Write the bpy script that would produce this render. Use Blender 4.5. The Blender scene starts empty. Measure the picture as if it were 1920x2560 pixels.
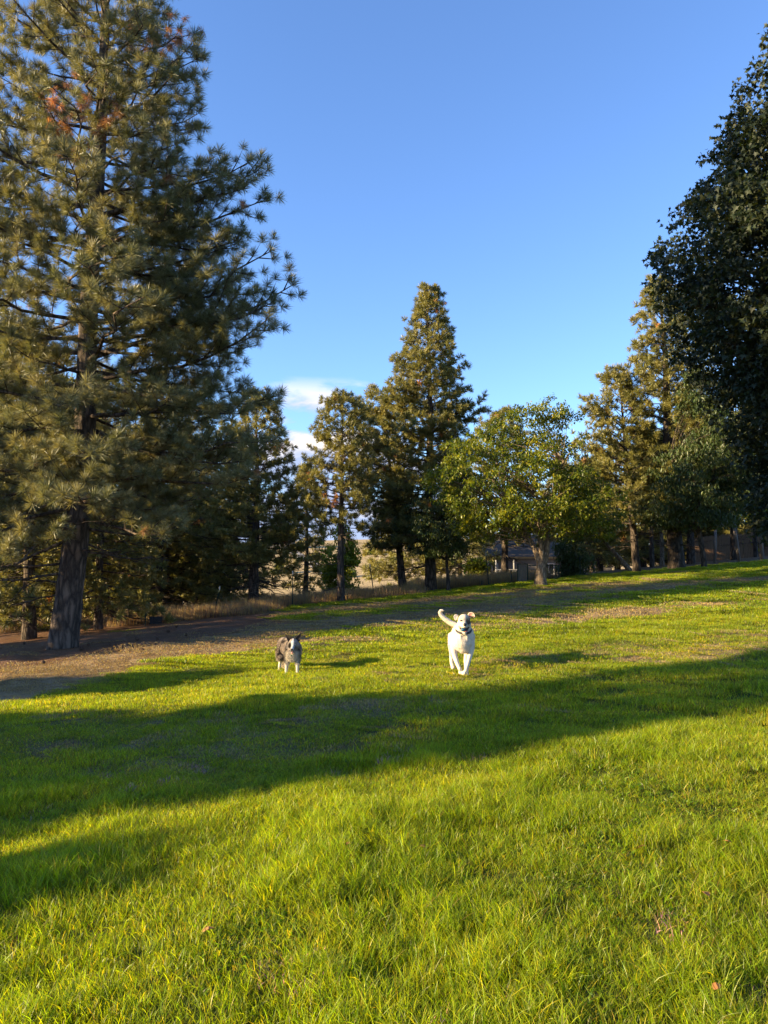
import bpy, bmesh, math, random
import numpy as np
from mathutils import Vector, Matrix, Euler, noise as mnoise
R = math.radians
S = bpy.context.scene
COL = S.collection
rng = np.random.default_rng(7)
random.seed(7)

# ---------------------------------------------------------------- camera
PITCH = R(4.46); F = 1921.0; EYE = 1.5
cam = bpy.data.cameras.new('camera'); cam.sensor_fit = 'HORIZONTAL'; cam.sensor_width = 36.0
cam.lens = 36.0 * F / 1920.0; cam.clip_start = 0.05; cam.clip_end = 4000
co = bpy.data.objects.new('camera', cam); COL.objects.link(co)
co.location = (0, 0, EYE); co.rotation_euler = (math.pi / 2 + PITCH, 0, 0)
S.camera = co
S.view_settings.view_transform = 'Standard'; S.view_settings.look = 'None'
S.view_settings.gamma = 1.0; S.view_settings.use_curve_mapping = False
S.view_settings.exposure = 1.85
# ---------------------------------------------------------------- world and sun
SUN_EL = R(14.0); SUN_TH = R(13.0)          # sun low on the left, a touch behind the camera
W = bpy.data.worlds.new("World"); S.world = W; W.use_nodes = True
nt = W.node_tree; N = nt.nodes; L = nt.links
bg = N['Background']; bg.inputs[1].default_value = 0.082
sk = N.new('ShaderNodeTexSky'); sk.sky_type = 'NISHITA'; sk.sun_disc = False
sk.sun_elevation = SUN_EL; sk.sun_rotation = -math.pi / 2 - SUN_TH
sk.air_density = 1.0; sk.dust_density = 0.0; sk.ozone_density = 3.0


def wmath(op, a, b=None, c=None, clamp=False):
    n = N.new('ShaderNodeMath'); n.operation = op; n.use_clamp = clamp
    for i, v in enumerate((a, b, c)):
        if v is None: continue
        if isinstance(v, (int, float)): n.inputs[i].default_value = v
        else: L.new(v, n.inputs[i])
    return n.outputs[0]


tint = N.new('ShaderNodeMix'); tint.data_type = 'RGBA'; tint.blend_type = 'MULTIPLY'
tint.inputs['Factor'].default_value = 1.0
L.new(sk.outputs[0], tint.inputs['A']); tint.inputs['B'].default_value = (1.0, 1.1, 1.35, 1)
tc = N.new('ShaderNodeTexCoord'); sep = N.new('ShaderNodeSeparateXYZ'); L.new(tc.outputs['Generated'], sep.inputs[0])
dx, dy, dz = sep.outputs


def cloud_noise(off):
    v = N.new('ShaderNodeCombineXYZ')
    L.new(wmath('MULTIPLY', dx, 7.0), v.inputs[0]); L.new(wmath('MULTIPLY', dy, 7.0), v.inputs[1])
    L.new(wmath('MULTIPLY_ADD', dz, 21.0, 4.3 + off), v.inputs[2])
    n = N.new('ShaderNodeTexNoise'); n.inputs['Scale'].default_value = 1.0
    n.inputs['Detail'].default_value = 7.0; n.inputs['Roughness'].default_value = 0.55
    n.inputs['Distortion'].default_value = 0.3
    L.new(v.outputs[0], n.inputs['Vector']); return n.outputs['Fac']


n1 = cloud_noise(0.0); n2 = cloud_noise(0.5)
# cloud bank near the horizon: coverage falls with height, thickest low over the gap between the pines
az = wmath('DIVIDE', dx, wmath('ADD', wmath('ABSOLUTE', dy), 0.001))
bump = wmath('POWER', 2.718, wmath('MULTIPLY', wmath('POWER', wmath('DIVIDE', wmath('ADD', az, 0.09), 0.11), 2.0), -1.0))
cov = wmath('ADD', wmath('MULTIPLY_ADD', dz, -1.6, 0.60), wmath('MULTIPLY', bump, 0.25))
dens = wmath('MULTIPLY', wmath('SUBTRACT', wmath('ADD', n1, cov), 0.96), 9.0, clamp=True)
dens = wmath('MULTIPLY', dens, wmath('MULTIPLY', wmath('SUBTRACT', 0.25, dz), 28.0, clamp=True), clamp=True)
lit = wmath('MULTIPLY_ADD', wmath('SUBTRACT', n1, n2), 3.0, wmath('MULTIPLY_ADD', dz, 7.0, -0.95), clamp=True)
cc = N.new('ShaderNodeMix'); cc.data_type = 'RGBA'
L.new(lit, cc.inputs['Factor']); cc.inputs['A'].default_value = (1.9, 2.35, 3.5, 1); cc.inputs['B'].default_value = (4.9, 4.4, 4.0, 1)
sm = N.new('ShaderNodeMix'); sm.data_type = 'RGBA'
L.new(dens, sm.inputs['Factor']); L.new(tint.outputs['Result'], sm.inputs['A']); L.new(cc.outputs['Result'], sm.inputs['B'])
L.new(sm.outputs['Result'], bg.inputs[0])

sd = Vector((-math.cos(SUN_TH) * math.cos(SUN_EL), -math.sin(SUN_TH) * math.cos(SUN_EL), math.sin(SUN_EL)))
sl = bpy.data.lights.new('sun', 'SUN'); sl.energy = 5.0; sl.angle = R(0.53); sl.color = (1.0, 0.78, 0.44)
so = bpy.data.objects.new('sun', sl); COL.objects.link(so)
so.rotation_euler = sd.to_track_quat('Z', 'Y').to_euler(); so.location = (-40, 0, 30)
cy = S.cycles
try:
    cy.max_bounces = 6; cy.diffuse_bounces = 3; cy.glossy_bounces = 2; cy.transmission_bounces = 4
    cy.transparent_max_bounces = 4
except Exception: pass

# ---------------------------------------------------------------- projection helpers
CP, SP = math.cos(PITCH), math.sin(PITCH)


def P(px, py, Y):
    """point of the photograph (1920 x 2560 pixels) at distance Y north of the camera"""
    u = (px - 960) / F; v = (1280 - py) / F
    k = Y / (CP - v * SP)
    return k * u, EYE + k * (SP + v * CP)


def px2x(px, Y, z):
    return (px - 960) / F * (Y * CP + (z - EYE) * SP)


# ---------------------------------------------------------------- terrain
BUMPS = [(-1.6, 12, -.15, 3.0), (-8, 19, .12, 4), (-7, 12.5, .10, 4), (2.0, 35, -.12, 5), (6, 28, .10, 5)]


def smooth(a, b, x):
    t = np.clip((x - a) / (b - a), 0, 1); return t * t * (3 - 2 * t)


def ground(x, y):
    x = np.asarray(x, float); y = np.asarray(y, float)
    xx = np.clip(x, -60, 60)
    z = .09 * xx + .014 * np.clip(y, -30, 60)
    for bx, by, a, s in BUMPS:
        z = z + a * np.exp(-((x - bx) ** 2 + (y - by) ** 2) / (2 * s * s))
    near = 1 - smooth(14, 34, y)
    z = z + near * (.035 * np.sin(x * 1.3 + .7 * np.sin(y * .9)) * np.sin(y * 1.1 + .5 + .6 * x) + .022 * np.sin(5.3 * x + 2 * np.sin(1.7 * y)) * np.sin(4.7 * y + x) + .02 * np.sin(2.9 * x + 1.1 * y) * np.sin(2.3 * y - x))
    # beyond the fence the land dips, then the dry hillside rises
    dip = smooth(38, 62, y)
    z = z - dip * (1.5 + .0 * x)
    base = np.where(y > 60, 1, 0)
    hill = smooth(60, 330, y) * 10.5 + smooth(90, 200, y) * 2.5
    hill = hill * (1.0 - .35 * smooth(0, 200, x)) + 1.6 * np.sin(x * .021 + 1) * smooth(80, 200, y)
    z = np.where(y > 60, z * (1 - smooth(60, 160, y)) + hill, z)
    return z


def G(x, y): return float(ground(x, y))


def grid_mesh(name, xs, ys, zf, off=0.0):
    X, Yy = np.meshgrid(xs, ys); Z = zf(X, Yy) + off
    v = np.stack([X.ravel(), Yy.ravel(), Z.ravel()], 1)
    nx, ny = len(xs), len(ys)
    i = np.arange(nx - 1)[None, :] + nx * np.arange(ny - 1)[:, None]
    f = np.stack([i, i + 1, i + nx + 1, i + nx], -1).reshape(-1, 4)
    return np_mesh(name, v, f)


def np_mesh(name, v, f, smooth_=True):
    """v (n,3), f (m,k) arrays with one face size"""
    me = bpy.data.meshes.new(name)
    v = np.asarray(v, np.float32); f = np.asarray(f, np.int32); k = f.shape[1]
    me.vertices.add(len(v)); me.vertices.foreach_set('co', v.ravel())
    me.loops.add(f.size); me.loops.foreach_set('vertex_index', f.ravel())
    me.polygons.add(len(f)); me.polygons.foreach_set('loop_start', np.arange(0, f.size, k, dtype=np.int32))
    me.polygons.foreach_set('loop_total', np.full(len(f), k, np.int32))
    me.update(calc_edges=True)
    if smooth_: me.polygons.foreach_set('use_smooth', np.ones(len(f), bool))
    return me


# ---------------------------------------------------------------- materials
def mat(name):
    m = bpy.data.materials.new(name); m.use_nodes = True
    return m, m.node_tree.nodes, m.node_tree.links, m.node_tree.nodes['Principled BSDF']


def ramp(nodes, stops):
    r = nodes.new('ShaderNodeValToRGB'); e = r.color_ramp.elements
    while len(e) < len(stops): e.new(0.5)
    for el, (p, c) in zip(e, stops): el.position = p; el.color = (*c, 1)
    return r


def tex_noise(nodes, links, scale, detail=4, rough=.6, coord='Position', stretch=None):
    if coord == 'Position':
        g = nodes.new('ShaderNodeNewGeometry').outputs['Position']
    else:
        g = nodes.new('ShaderNodeTexCoord').outputs['Object']
    if stretch:
        mp = nodes.new('ShaderNodeMapping'); mp.inputs['Scale'].default_value = stretch
        links.new(g, mp.inputs[0]); g = mp.outputs[0]
    n = nodes.new('ShaderNodeTexNoise'); n.inputs['Scale'].default_value = scale
    n.inputs['Detail'].default_value = detail; n.inputs['Roughness'].default_value = rough
    links.new(g, n.inputs['Vector']); return n


def simple(name, stops, scale=8, rough=.7, bump=.2, stretch=None, metal=0.0, coord='Object', spec=.3):
    m, n, l, p = mat(name)
    t = tex_noise(n, l, scale, 6, .65, coord, stretch)
    r = ramp(n, stops); l.new(t.outputs['Fac'], r.inputs[0]); l.new(r.outputs[0], p.inputs['Base Color'])
    p.inputs['Roughness'].default_value = rough; p.inputs['Metallic'].default_value = metal
    p.inputs['Specular IOR Level'].default_value = spec
    if bump:
        b = n.new('ShaderNodeBump'); b.inputs['Strength'].default_value = bump; b.inputs['Distance'].default_value = .02
        l.new(t.outputs['Fac'], b.inputs['Height']); l.new(b.outputs[0], p.inputs['Normal'])
    return m


def leafy(name, c0, c1, c2, trans=.45, tmul=(1.5, 1.5, .6), rough=.5, pos_scale=.8, inst=.5, spec=.3, patch=None):
    """foliage: colour varies by plant piece and by place, light passes through"""
    m, n, l, p = mat(name)
    oi = n.new('ShaderNodeObjectInfo')
    t = tex_noise(n, l, pos_scale, 4, .6)
    mx = n.new('ShaderNodeMath'); mx.operation = 'MULTIPLY_ADD'; mx.inputs[1].default_value = inst
    l.new(oi.outputs['Random'], mx.inputs[0])
    m2 = n.new('ShaderNodeMath'); m2.operation = 'MULTIPLY_ADD'; m2.inputs[1].default_value = 1.6 * (1 - inst); m2.inputs[2].default_value = -.3 * (1 - inst)
    l.new(t.outputs['Fac'], m2.inputs[0]); l.new(m2.outputs[0], mx.inputs[2])
    r = ramp(n, [(0.12, c0), (.5, c1), (.9, c2)]); l.new(mx.outputs[0], r.inputs[0])
    col = r.outputs[0]
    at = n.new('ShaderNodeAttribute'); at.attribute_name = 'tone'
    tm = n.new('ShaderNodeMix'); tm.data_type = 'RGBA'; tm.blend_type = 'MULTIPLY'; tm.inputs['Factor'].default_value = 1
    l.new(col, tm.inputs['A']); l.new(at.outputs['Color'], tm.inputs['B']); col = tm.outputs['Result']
    l.new(col, p.inputs['Base Color']); p.inputs['Roughness'].default_value = rough
    p.inputs['Specular IOR Level'].default_value = spec
    tr = n.new('ShaderNodeBsdfTranslucent'); tt = n.new('ShaderNodeMix'); tt.data_type = 'RGBA'; tt.blend_type = 'MULTIPLY'
    tt.inputs['Factor'].default_value = 1; l.new(col, tt.inputs['A']); tt.inputs['B'].default_value = (*tmul, 1)
    l.new(tt.outputs['Result'], tr.inputs[0])
    ms = n.new('ShaderNodeMixShader'); ms.inputs[0].default_value = trans
    l.new(p.outputs[0], ms.inputs[1]); l.new(tr.outputs[0], ms.inputs[2])
    l.new(ms.outputs[0], n['Material Output'].inputs['Surface'])
    return m


M = {}
M['grass'] = leafy('grass_blade', (.165, .225, .008), (.265, .345, .012), (.41, .43, .025), .62, (1.58, 1.47, .3), .42, .55, .35, .5, .2)
M['dry_grass'] = leafy('dry_grass_blade', (.27, .20, .075), (.38, .285, .12), (.48, .37, .18), .35, (1.3, 1.1, .7), .6, .8, .5)
M['straw_stalk'] = leafy('tall_dry_stalk', (.30, .20, .09), (.40, .28, .12), (.48, .36, .17), .4, (1.2, 1.05, .8), .6, .5, .5)
M['needle'] = leafy('pine_needle', (.115, .13, .058), (.175, .175, .078), (.26, .235, .11), .32, (1.4, 1.25, .6), .42, .45, .6, .5)
M['needle_far'] = leafy('pine_needle_far', (.125, .135, .036), (.20, .19, .052), (.28, .245, .075), .32, (1.4, 1.25, .6), .45, .3, .6, .5)
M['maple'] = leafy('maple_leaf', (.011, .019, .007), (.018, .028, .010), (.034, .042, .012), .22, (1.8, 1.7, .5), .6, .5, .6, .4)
M['fruit'] = leafy('fruit_tree_leaf', (.040, .062, .010), (.095, .13, .014), (.27, .275, .028), .48, (1.7, 1.55, .45), .4, .6, .6, .45)
M['locust'] = leafy('locust_leaf', (.035, .06, .022), (.06, .09, .03), (.10, .12, .035), .35, (1.6, 1.5, .5), .45, .5, .6, .4)
M['yellowleaf'] = leafy('yellow_green_leaf', (.12, .16, .02), (.19, .22, .025), (.28, .27, .03), .5, (1.5, 1.4, .4), .5, .6, .6)
M['litterleaf'] = leafy('fallen_leaf', (.30, .12, .04), (.36, .17, .05), (.42, .24, .08), .3, (1.2, 1.0, .6), .6, 3, .5)


def bark(name, stops, scale=5, bump=.9):
    m, n, l, p = mat(name)
    tcn = n.new('ShaderNodeTexCoord'); mp = n.new('ShaderNodeMapping'); mp.inputs['Scale'].default_value = (1, 1, .28)
    l.new(tcn.outputs['Object'], mp.inputs[0])
    v = n.new('ShaderNodeTexVoronoi'); v.feature = 'DISTANCE_TO_EDGE'; v.inputs['Scale'].default_value = scale * 2.2
    nz = n.new('ShaderNodeTexNoise'); nz.inputs['Scale'].default_value = scale * 2; nz.inputs['Detail'].default_value = 8
    nz.inputs['Roughness'].default_value = .7; l.new(mp.outputs[0], nz.inputs['Vector'])
    ad = n.new('ShaderNodeMix'); ad.data_type = 'VECTOR'; ad.inputs['Factor'].default_value = .12
    l.new(mp.outputs[0], ad.inputs['A']); l.new(nz.outputs['Color'], ad.inputs['B']); l.new(ad.outputs['Result'], v.inputs['Vector'])
    mm = n.new('ShaderNodeMath'); mm.operation = 'MULTIPLY_ADD'; mm.inputs[1].default_value = 1.6
    l.new(v.outputs['Distance'], mm.inputs[0]); l.new(nz.outputs['Fac'], mm.inputs[2])
    ms = n.new('ShaderNodeMath'); ms.operation = 'MULTIPLY'; ms.inputs[1].default_value = .75; l.new(mm.outputs[0], ms.inputs[0])
    r = ramp(n, stops); l.new(ms.outputs[0], r.inputs[0]); l.new(r.outputs[0], p.inputs['Base Color'])
    p.inputs['Roughness'].default_value = .9; p.inputs['Specular IOR Level'].default_value = .15
    b = n.new('ShaderNodeBump'); b.inputs['Strength'].default_value = bump; b.inputs['Distance'].default_value = .04
    l.new(ms.outputs[0], b.inputs['Height']); l.new(b.outputs[0], p.inputs['Normal'])
    return m


M['bark'] = bark('pine_bark', [(.25, (.018, .014, .012)), (.5, (.075, .058, .047)), (.8, (.18, .13, .098))], 4)
M['bark_dark'] = bark('dark_bark', [(.25, (.02, .015, .012)), (.5, (.06, .046, .036)), (.8, (.13, .10, .078))], 5)
M['bark_pale'] = bark('pale_bark', [(.25, (.07, .05, .035)), (.5, (.19, .14, .095)), (.8, (.36, .28, .20))], 7, .6)

# ---------------------------------------------------------------- object helpers
GROUPS = {}


def tag(o, label=None, cat=None, group=None, kind=None):
    if label: o['label'] = label
    if cat: o['category'] = cat
    if group: o['group'] = group
    if kind: o['kind'] = kind
    return o


def empty(name, loc, rz=0, **k):
    o = bpy.data.objects.new(name, None); COL.objects.link(o); o.location = loc; o.rotation_euler = (0, 0, rz)
    o.empty_display_size = .2
    return tag(o, **k)


def link(name, me, m=None, parent=None, loc=(0, 0, 0), **k):
    o = bpy.data.objects.new(name, me); COL.objects.link(o); o.parent = parent; o.location = loc
    if m is not None and not me.materials: me.materials.append(m)
    return tag(o, **k)


class MB:
    """small mesh builder: boxes, bars, tubes, ellipsoids"""

    def __init__(s): s.v = []; s.f = []

    def box(s, c, d, rz=0.0):
        b = len(s.v); cx, cy_, cz = c; hx, hy, hz = d[0] / 2, d[1] / 2, d[2] / 2; ca, sa = math.cos(rz), math.sin(rz)
        for z in (-hz, hz):
            for x, y in ((-hx, -hy), (hx, -hy), (hx, hy), (-hx, hy)):
                s.v.append((cx + x * ca - y * sa, cy_ + x * sa + y * ca, cz + z))
        for q in ((0, 3, 2, 1), (4, 5, 6, 7), (0, 1, 5, 4), (1, 2, 6, 5), (2, 3, 7, 6), (3, 0, 4, 7)):
            s.f.append(tuple(b + i for i in q))
        return s

    def tube(s, pts, rad, n=8, cap=True, wob=None):
        pts = [Vector(p) for p in pts]; b = len(s.v); m_ = len(pts)
        t0 = (pts[1] - pts[0]).normalized(); a = t0.orthogonal().normalized()
        for i, p in enumerate(pts):
            t = (pts[min(i + 1, m_ - 1)] - pts[max(i - 1, 0)])
            t = t.normalized() if t.length > 1e-9 else t0
            a = a - t * a.dot(t)
            a = a.normalized() if a.length > 1e-6 else t.orthogonal().normalized()
            c = t.cross(a); r = rad[i] if hasattr(rad, '__len__') else rad
            for k in range(n):
                an = 2 * math.pi * k / n; rr = r if wob is None else r * wob(i, k, an, p)
                s.v.append(tuple(p + a * (math.cos(an) * rr) + c * (math.sin(an) * rr)))
        for i in range(m_ - 1):
            for k in range(n):
                k2 = (k + 1) % n
                s.f.append((b + i * n + k, b + i * n + k2, b + (i + 1) * n + k2, b + (i + 1) * n + k))
        if cap:
            s.f.append(tuple(b + k for k in range(n))[::-1]); s.f.append(tuple(b + (m_ - 1) * n + k for k in range(n)))
        return s

    def ell(s, c, r, rot=None, nu=14, nv=9):
        b = len(s.v); c = Vector(c); mt = rot if rot is not None else Matrix.Identity(3)
        s.v.append(tuple(c + mt @ Vector((0, 0, -r[2]))))
        for i in range(1, nv):
            ph = -math.pi / 2 + math.pi * i / nv
            for k in range(nu):
                th = 2 * math.pi * k / nu
                s.v.append(tuple(c + mt @ Vector((r[0] * math.cos(ph) * math.cos(th), r[1] * math.cos(ph) * math.sin(th), r[2] * math.sin(ph)))))
        s.v.append(tuple(c + mt @ Vector((0, 0, r[2])))); top = len(s.v) - 1
        for k in range(nu):
            k2 = (k + 1) % nu
            s.f.append((b, b + 1 + k2, b + 1 + k))
            for i in range(nv - 2):
                q = b + 1 + i * nu; s.f.append((q + k, q + k2, q + nu + k2, q + nu + k))
            q = b + 1 + (nv - 2) * nu; s.f.append((q + k, q + k2, top))
        return s

    def mesh(s, name, smooth_=False):
        me = bpy.data.meshes.new(name); me.from_pydata(s.v, [], s.f); me.update()
        if smooth_: me.polygons.foreach_set('use_smooth', [True] * len(me.polygons))
        return me

    def build(s, name, m, parent=None, smooth_=False, loc=(0, 0, 0), **k):
        return link(name, s.mesh(name, smooth_), m, parent, loc, **k)


def gn_scatter(name, pts, rot, scl, idx, sources, parent=None, loc=(0, 0, 0), **k):
    """one object whose geometry-nodes tree sets small meshes on a cloud of points"""
    me = bpy.data.meshes.new(name); pts = np.asarray(pts, np.float32); n = len(pts)
    me.vertices.add(n); me.vertices.foreach_set('co', pts.ravel())
    for nm, ty, arr, key in (('rot', 'FLOAT_VECTOR', rot, 'vector'), ('scl', 'FLOAT_VECTOR', scl, 'vector'), ('pick', 'INT', idx, 'value')):
        a = me.attributes.new(nm, ty, 'POINT'); dt = np.int32 if ty == 'INT' else np.float32
        a.data.foreach_set(key, np.asarray(arr, dt).ravel())
    o = bpy.data.objects.new(name, me); COL.objects.link(o); o.parent = parent; o.location = loc; tag(o, **k)
    ng = bpy.data.node_groups.new(name + '_scatter', 'GeometryNodeTree')
    ng.interface.new_socket('Geometry', in_out='INPUT', socket_type='NodeSocketGeometry')
    ng.interface.new_socket('Geometry', in_out='OUTPUT', socket_type='NodeSocketGeometry')
    nn, ll = ng.nodes, ng.links
    gi = nn.new('NodeGroupInput'); go = nn.new('NodeGroupOutput')
    g2i = nn.new('GeometryNodeGeometryToInstance')
    for s_ in reversed(sources):
        oi = nn.new('GeometryNodeObjectInfo'); oi.inputs['Object'].default_value = s_; oi.transform_space = 'ORIGINAL'
        ll.new(oi.outputs['Geometry'], g2i.inputs[0])
    iop = nn.new('GeometryNodeInstanceOnPoints'); ll.new(gi.outputs[0], iop.inputs['Points'])
    ll.new(g2i.outputs[0], iop.inputs['Instance']); iop.inputs['Pick Instance'].default_value = True

    def attr(nm, ty):
        a = nn.new('GeometryNodeInputNamedAttribute'); a.data_type = ty; a.inputs['Name'].default_value = nm; return a.outputs['Attribute']
    e2r = nn.new('FunctionNodeEulerToRotation'); ll.new(attr('rot', 'FLOAT_VECTOR'), e2r.inputs[0]); ll.new(e2r.outputs[0], iop.inputs['Rotation'])
    ll.new(attr('scl', 'FLOAT_VECTOR'), iop.inputs['Scale']); ll.new(attr('pick', 'INT'), iop.inputs['Instance Index'])
    ll.new(iop.outputs[0], go.inputs[0])
    md = o.modifiers.new('scatter', 'NODES'); md.node_group = ng
    return o


def src(name, v, f, m, tone=None):
    """a source mesh, kept out of the scene, for the scatterers"""
    me = np_mesh(name, v, f, False); me.materials.append(m)
    a = me.attributes.new('tone', 'FLOAT_COLOR', 'POINT')
    t = np.ones((len(v), 4), np.float32)
    if tone is not None: t[:, :3] = tone
    a.data.foreach_set('color', t.ravel())
    return bpy.data.objects.new(name, me)


# ---------------------------------------------------------------- grass sources
def blades(n, rad, h0, h1, w, lean, seed, seg=3, dry=0.0, bright=1.0):
    g = np.random.default_rng(seed)
    r = rad * np.sqrt(g.random(n)); a = g.random(n) * 2 * np.pi
    bx, by = r * np.cos(a), r * np.sin(a)
    h = (h0 + (h1 - h0) * g.random(n) ** 1.4) * (1 - .25 * (r / rad) ** 2)
    d = g.random(n) * 2 * np.pi; ln = lean * (0.25 + g.random(n)) * h
    ww = w * (.6 + .8 * g.random(n)); fa = g.random(n) * np.pi
    V = []; 
    for s in range(seg + 1):
        t = s / seg; cx = bx + np.cos(d) * ln * t ** 1.8; cy_ = by + np.sin(d) * ln * t ** 1.8; cz = h * (t - .18 * t * t * (ln / h)) - .006
        hw = ww * .5 * (1 - t) ** .6 if s < seg else ww * 0
        if s < seg:
            V.append(np.stack([cx - np.cos(fa) * hw, cy_ - np.sin(fa) * hw, cz], 1)); V.append(np.stack([cx + np.cos(fa) * hw, cy_ + np.sin(fa) * hw, cz], 1))
        else: V.append(np.stack([cx, cy_, cz], 1))
    V = np.stack(V, 1); k = V.shape[1]; base = np.arange(n)[:, None] * k
    F_ = []
    for s in range(seg - 1):
        a0 = 2 * s; F_ += [base + [a0, a0 + 1, a0 + 3], base + [a0, a0 + 3, a0 + 2]]
    F_ += [base + [k - 3, k - 2, k - 1]]
    F_ = np.concatenate(F_, 0)
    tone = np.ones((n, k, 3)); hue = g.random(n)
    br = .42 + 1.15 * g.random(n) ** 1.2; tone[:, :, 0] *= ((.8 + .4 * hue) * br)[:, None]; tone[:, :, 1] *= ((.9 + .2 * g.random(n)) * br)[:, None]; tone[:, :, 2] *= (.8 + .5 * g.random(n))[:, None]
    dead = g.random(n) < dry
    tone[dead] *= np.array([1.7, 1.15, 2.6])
    tt = np.repeat(np.linspace(.5, 1.22, seg + 1), 2)[:k]; tone *= tt[None, :, None] * bright  # shade at the root and highlight at the tip put into the blade tone
    return V.reshape(-1, 3), F_, tone.reshape(-1, 3)


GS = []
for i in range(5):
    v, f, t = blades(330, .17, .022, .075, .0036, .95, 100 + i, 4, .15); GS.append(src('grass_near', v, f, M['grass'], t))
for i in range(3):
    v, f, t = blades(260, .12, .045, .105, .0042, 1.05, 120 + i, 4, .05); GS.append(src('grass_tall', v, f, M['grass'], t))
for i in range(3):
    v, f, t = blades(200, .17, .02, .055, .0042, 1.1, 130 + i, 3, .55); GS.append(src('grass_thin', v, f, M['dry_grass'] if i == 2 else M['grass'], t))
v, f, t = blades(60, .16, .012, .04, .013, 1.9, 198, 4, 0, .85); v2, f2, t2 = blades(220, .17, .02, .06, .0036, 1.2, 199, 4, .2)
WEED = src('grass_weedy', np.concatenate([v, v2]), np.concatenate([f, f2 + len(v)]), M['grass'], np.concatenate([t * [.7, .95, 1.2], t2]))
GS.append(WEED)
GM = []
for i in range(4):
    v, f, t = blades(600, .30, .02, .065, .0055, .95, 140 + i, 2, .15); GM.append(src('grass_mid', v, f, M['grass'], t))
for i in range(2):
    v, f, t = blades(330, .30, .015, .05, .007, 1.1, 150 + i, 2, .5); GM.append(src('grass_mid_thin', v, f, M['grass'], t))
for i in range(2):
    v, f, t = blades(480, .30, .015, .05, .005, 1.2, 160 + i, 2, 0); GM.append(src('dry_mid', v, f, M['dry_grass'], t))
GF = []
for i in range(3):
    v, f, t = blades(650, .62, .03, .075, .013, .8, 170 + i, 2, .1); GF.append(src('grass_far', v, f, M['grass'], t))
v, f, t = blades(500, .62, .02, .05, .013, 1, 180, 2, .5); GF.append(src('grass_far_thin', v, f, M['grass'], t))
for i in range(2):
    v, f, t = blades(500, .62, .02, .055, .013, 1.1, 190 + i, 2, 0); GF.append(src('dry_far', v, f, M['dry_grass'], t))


def vnoise(x, y, s, seed=0):
    """cheap value noise on arrays"""
    g = np.random.default_rng(1000 + seed); T = g.random((64, 64)); u = np.asarray(x) * s + 200; w = np.asarray(y) * s + 200
    i, j = np.floor(u).astype(int), np.floor(w).astype(int); a, b = u - i, w - j
    a = a * a * (3 - 2 * a); b = b * b * (3 - 2 * b)
    q = lambda m_, n_: T[(i + m_) % 64, (j + n_) % 64]
    return (q(0, 0) * (1 - a) + q(1, 0) * a) * (1 - b) + (q(0, 1) * (1 - a) + q(1, 1) * a) * b


def fb(x, y, s, seed=0): return .55 * vnoise(x, y, s, seed) + .3 * vnoise(x, y, s * 2.1, seed + 1) + .15 * vnoise(x, y, s * 4.3, seed + 2)


def straw_mask(x, y):
    """pine-needle bed under the big pine at the left"""
    e = 14.3 + 1.35 * (x + 6.9) * (x > -6.9) + 1.2 * (fb(x, y, .5, 5) - .5)
    far = 34
    return smooth(-.4, .5, y - e) * (1 - smooth(-3.5, -2.0, x + .12 * (y - 22))) * (1 - smooth(far, far + 3, y))


def dry_mask(x, y):
    x = np.asarray(x, float); y = np.asarray(y, float)
    d = 2.0 * smooth(0, .9, y - (10.2 + 3.3 * (x + 5.1) * (x > -5.1))) * smooth(-2.0, -3.2, x) * smooth(22, 19, y)
    n = fb(x, y, .35, 9)
    ell = lambda cx, cy_, rx, ry: np.exp(-(((x - cx) / rx) ** 2 + ((y - cy_) / ry) ** 2))
    d = d + 1.9 * ell(-.5, 19.5, 4.5, 1.7) + 1.7 * ell(-4.2, 16.0, 2.5, 1.2) + 1.8 * ell(4.6, 15.6, 2.3, .7) + 1.4 * ell(8, 22, 5, 1.0) + 1.5 * ell(3.5, 25, 5, 1.3) + 1.5 * ell(-2, 26, 4, 1.3)
    d = d + 0.35 * ell(-1.2, 6.2, 1.4, .8) + 0.35 * ell(-2.4, 7.6, 2.4, 1.1) + .45 * ell(3.0, 10.6, 2.5, .8) + .5 * ell(5.5, 9.8, 2, 1) + .35 * ell(1.5, 3.0, .5, .5)
    d = d + smooth(.55, .8, n) * .25
    return np.clip(d * (.6 + .9 * fb(x, y, 1.4, 12)), 0, 1)


def lawn_edge(x):   # far edge of the mown lawn
    return np.interp(x, [-14, -9, -5, -2, 2, 6, 12, 18], [17, 24, 29.5, 31.5, 34, 34, 33.5, 32])


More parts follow.
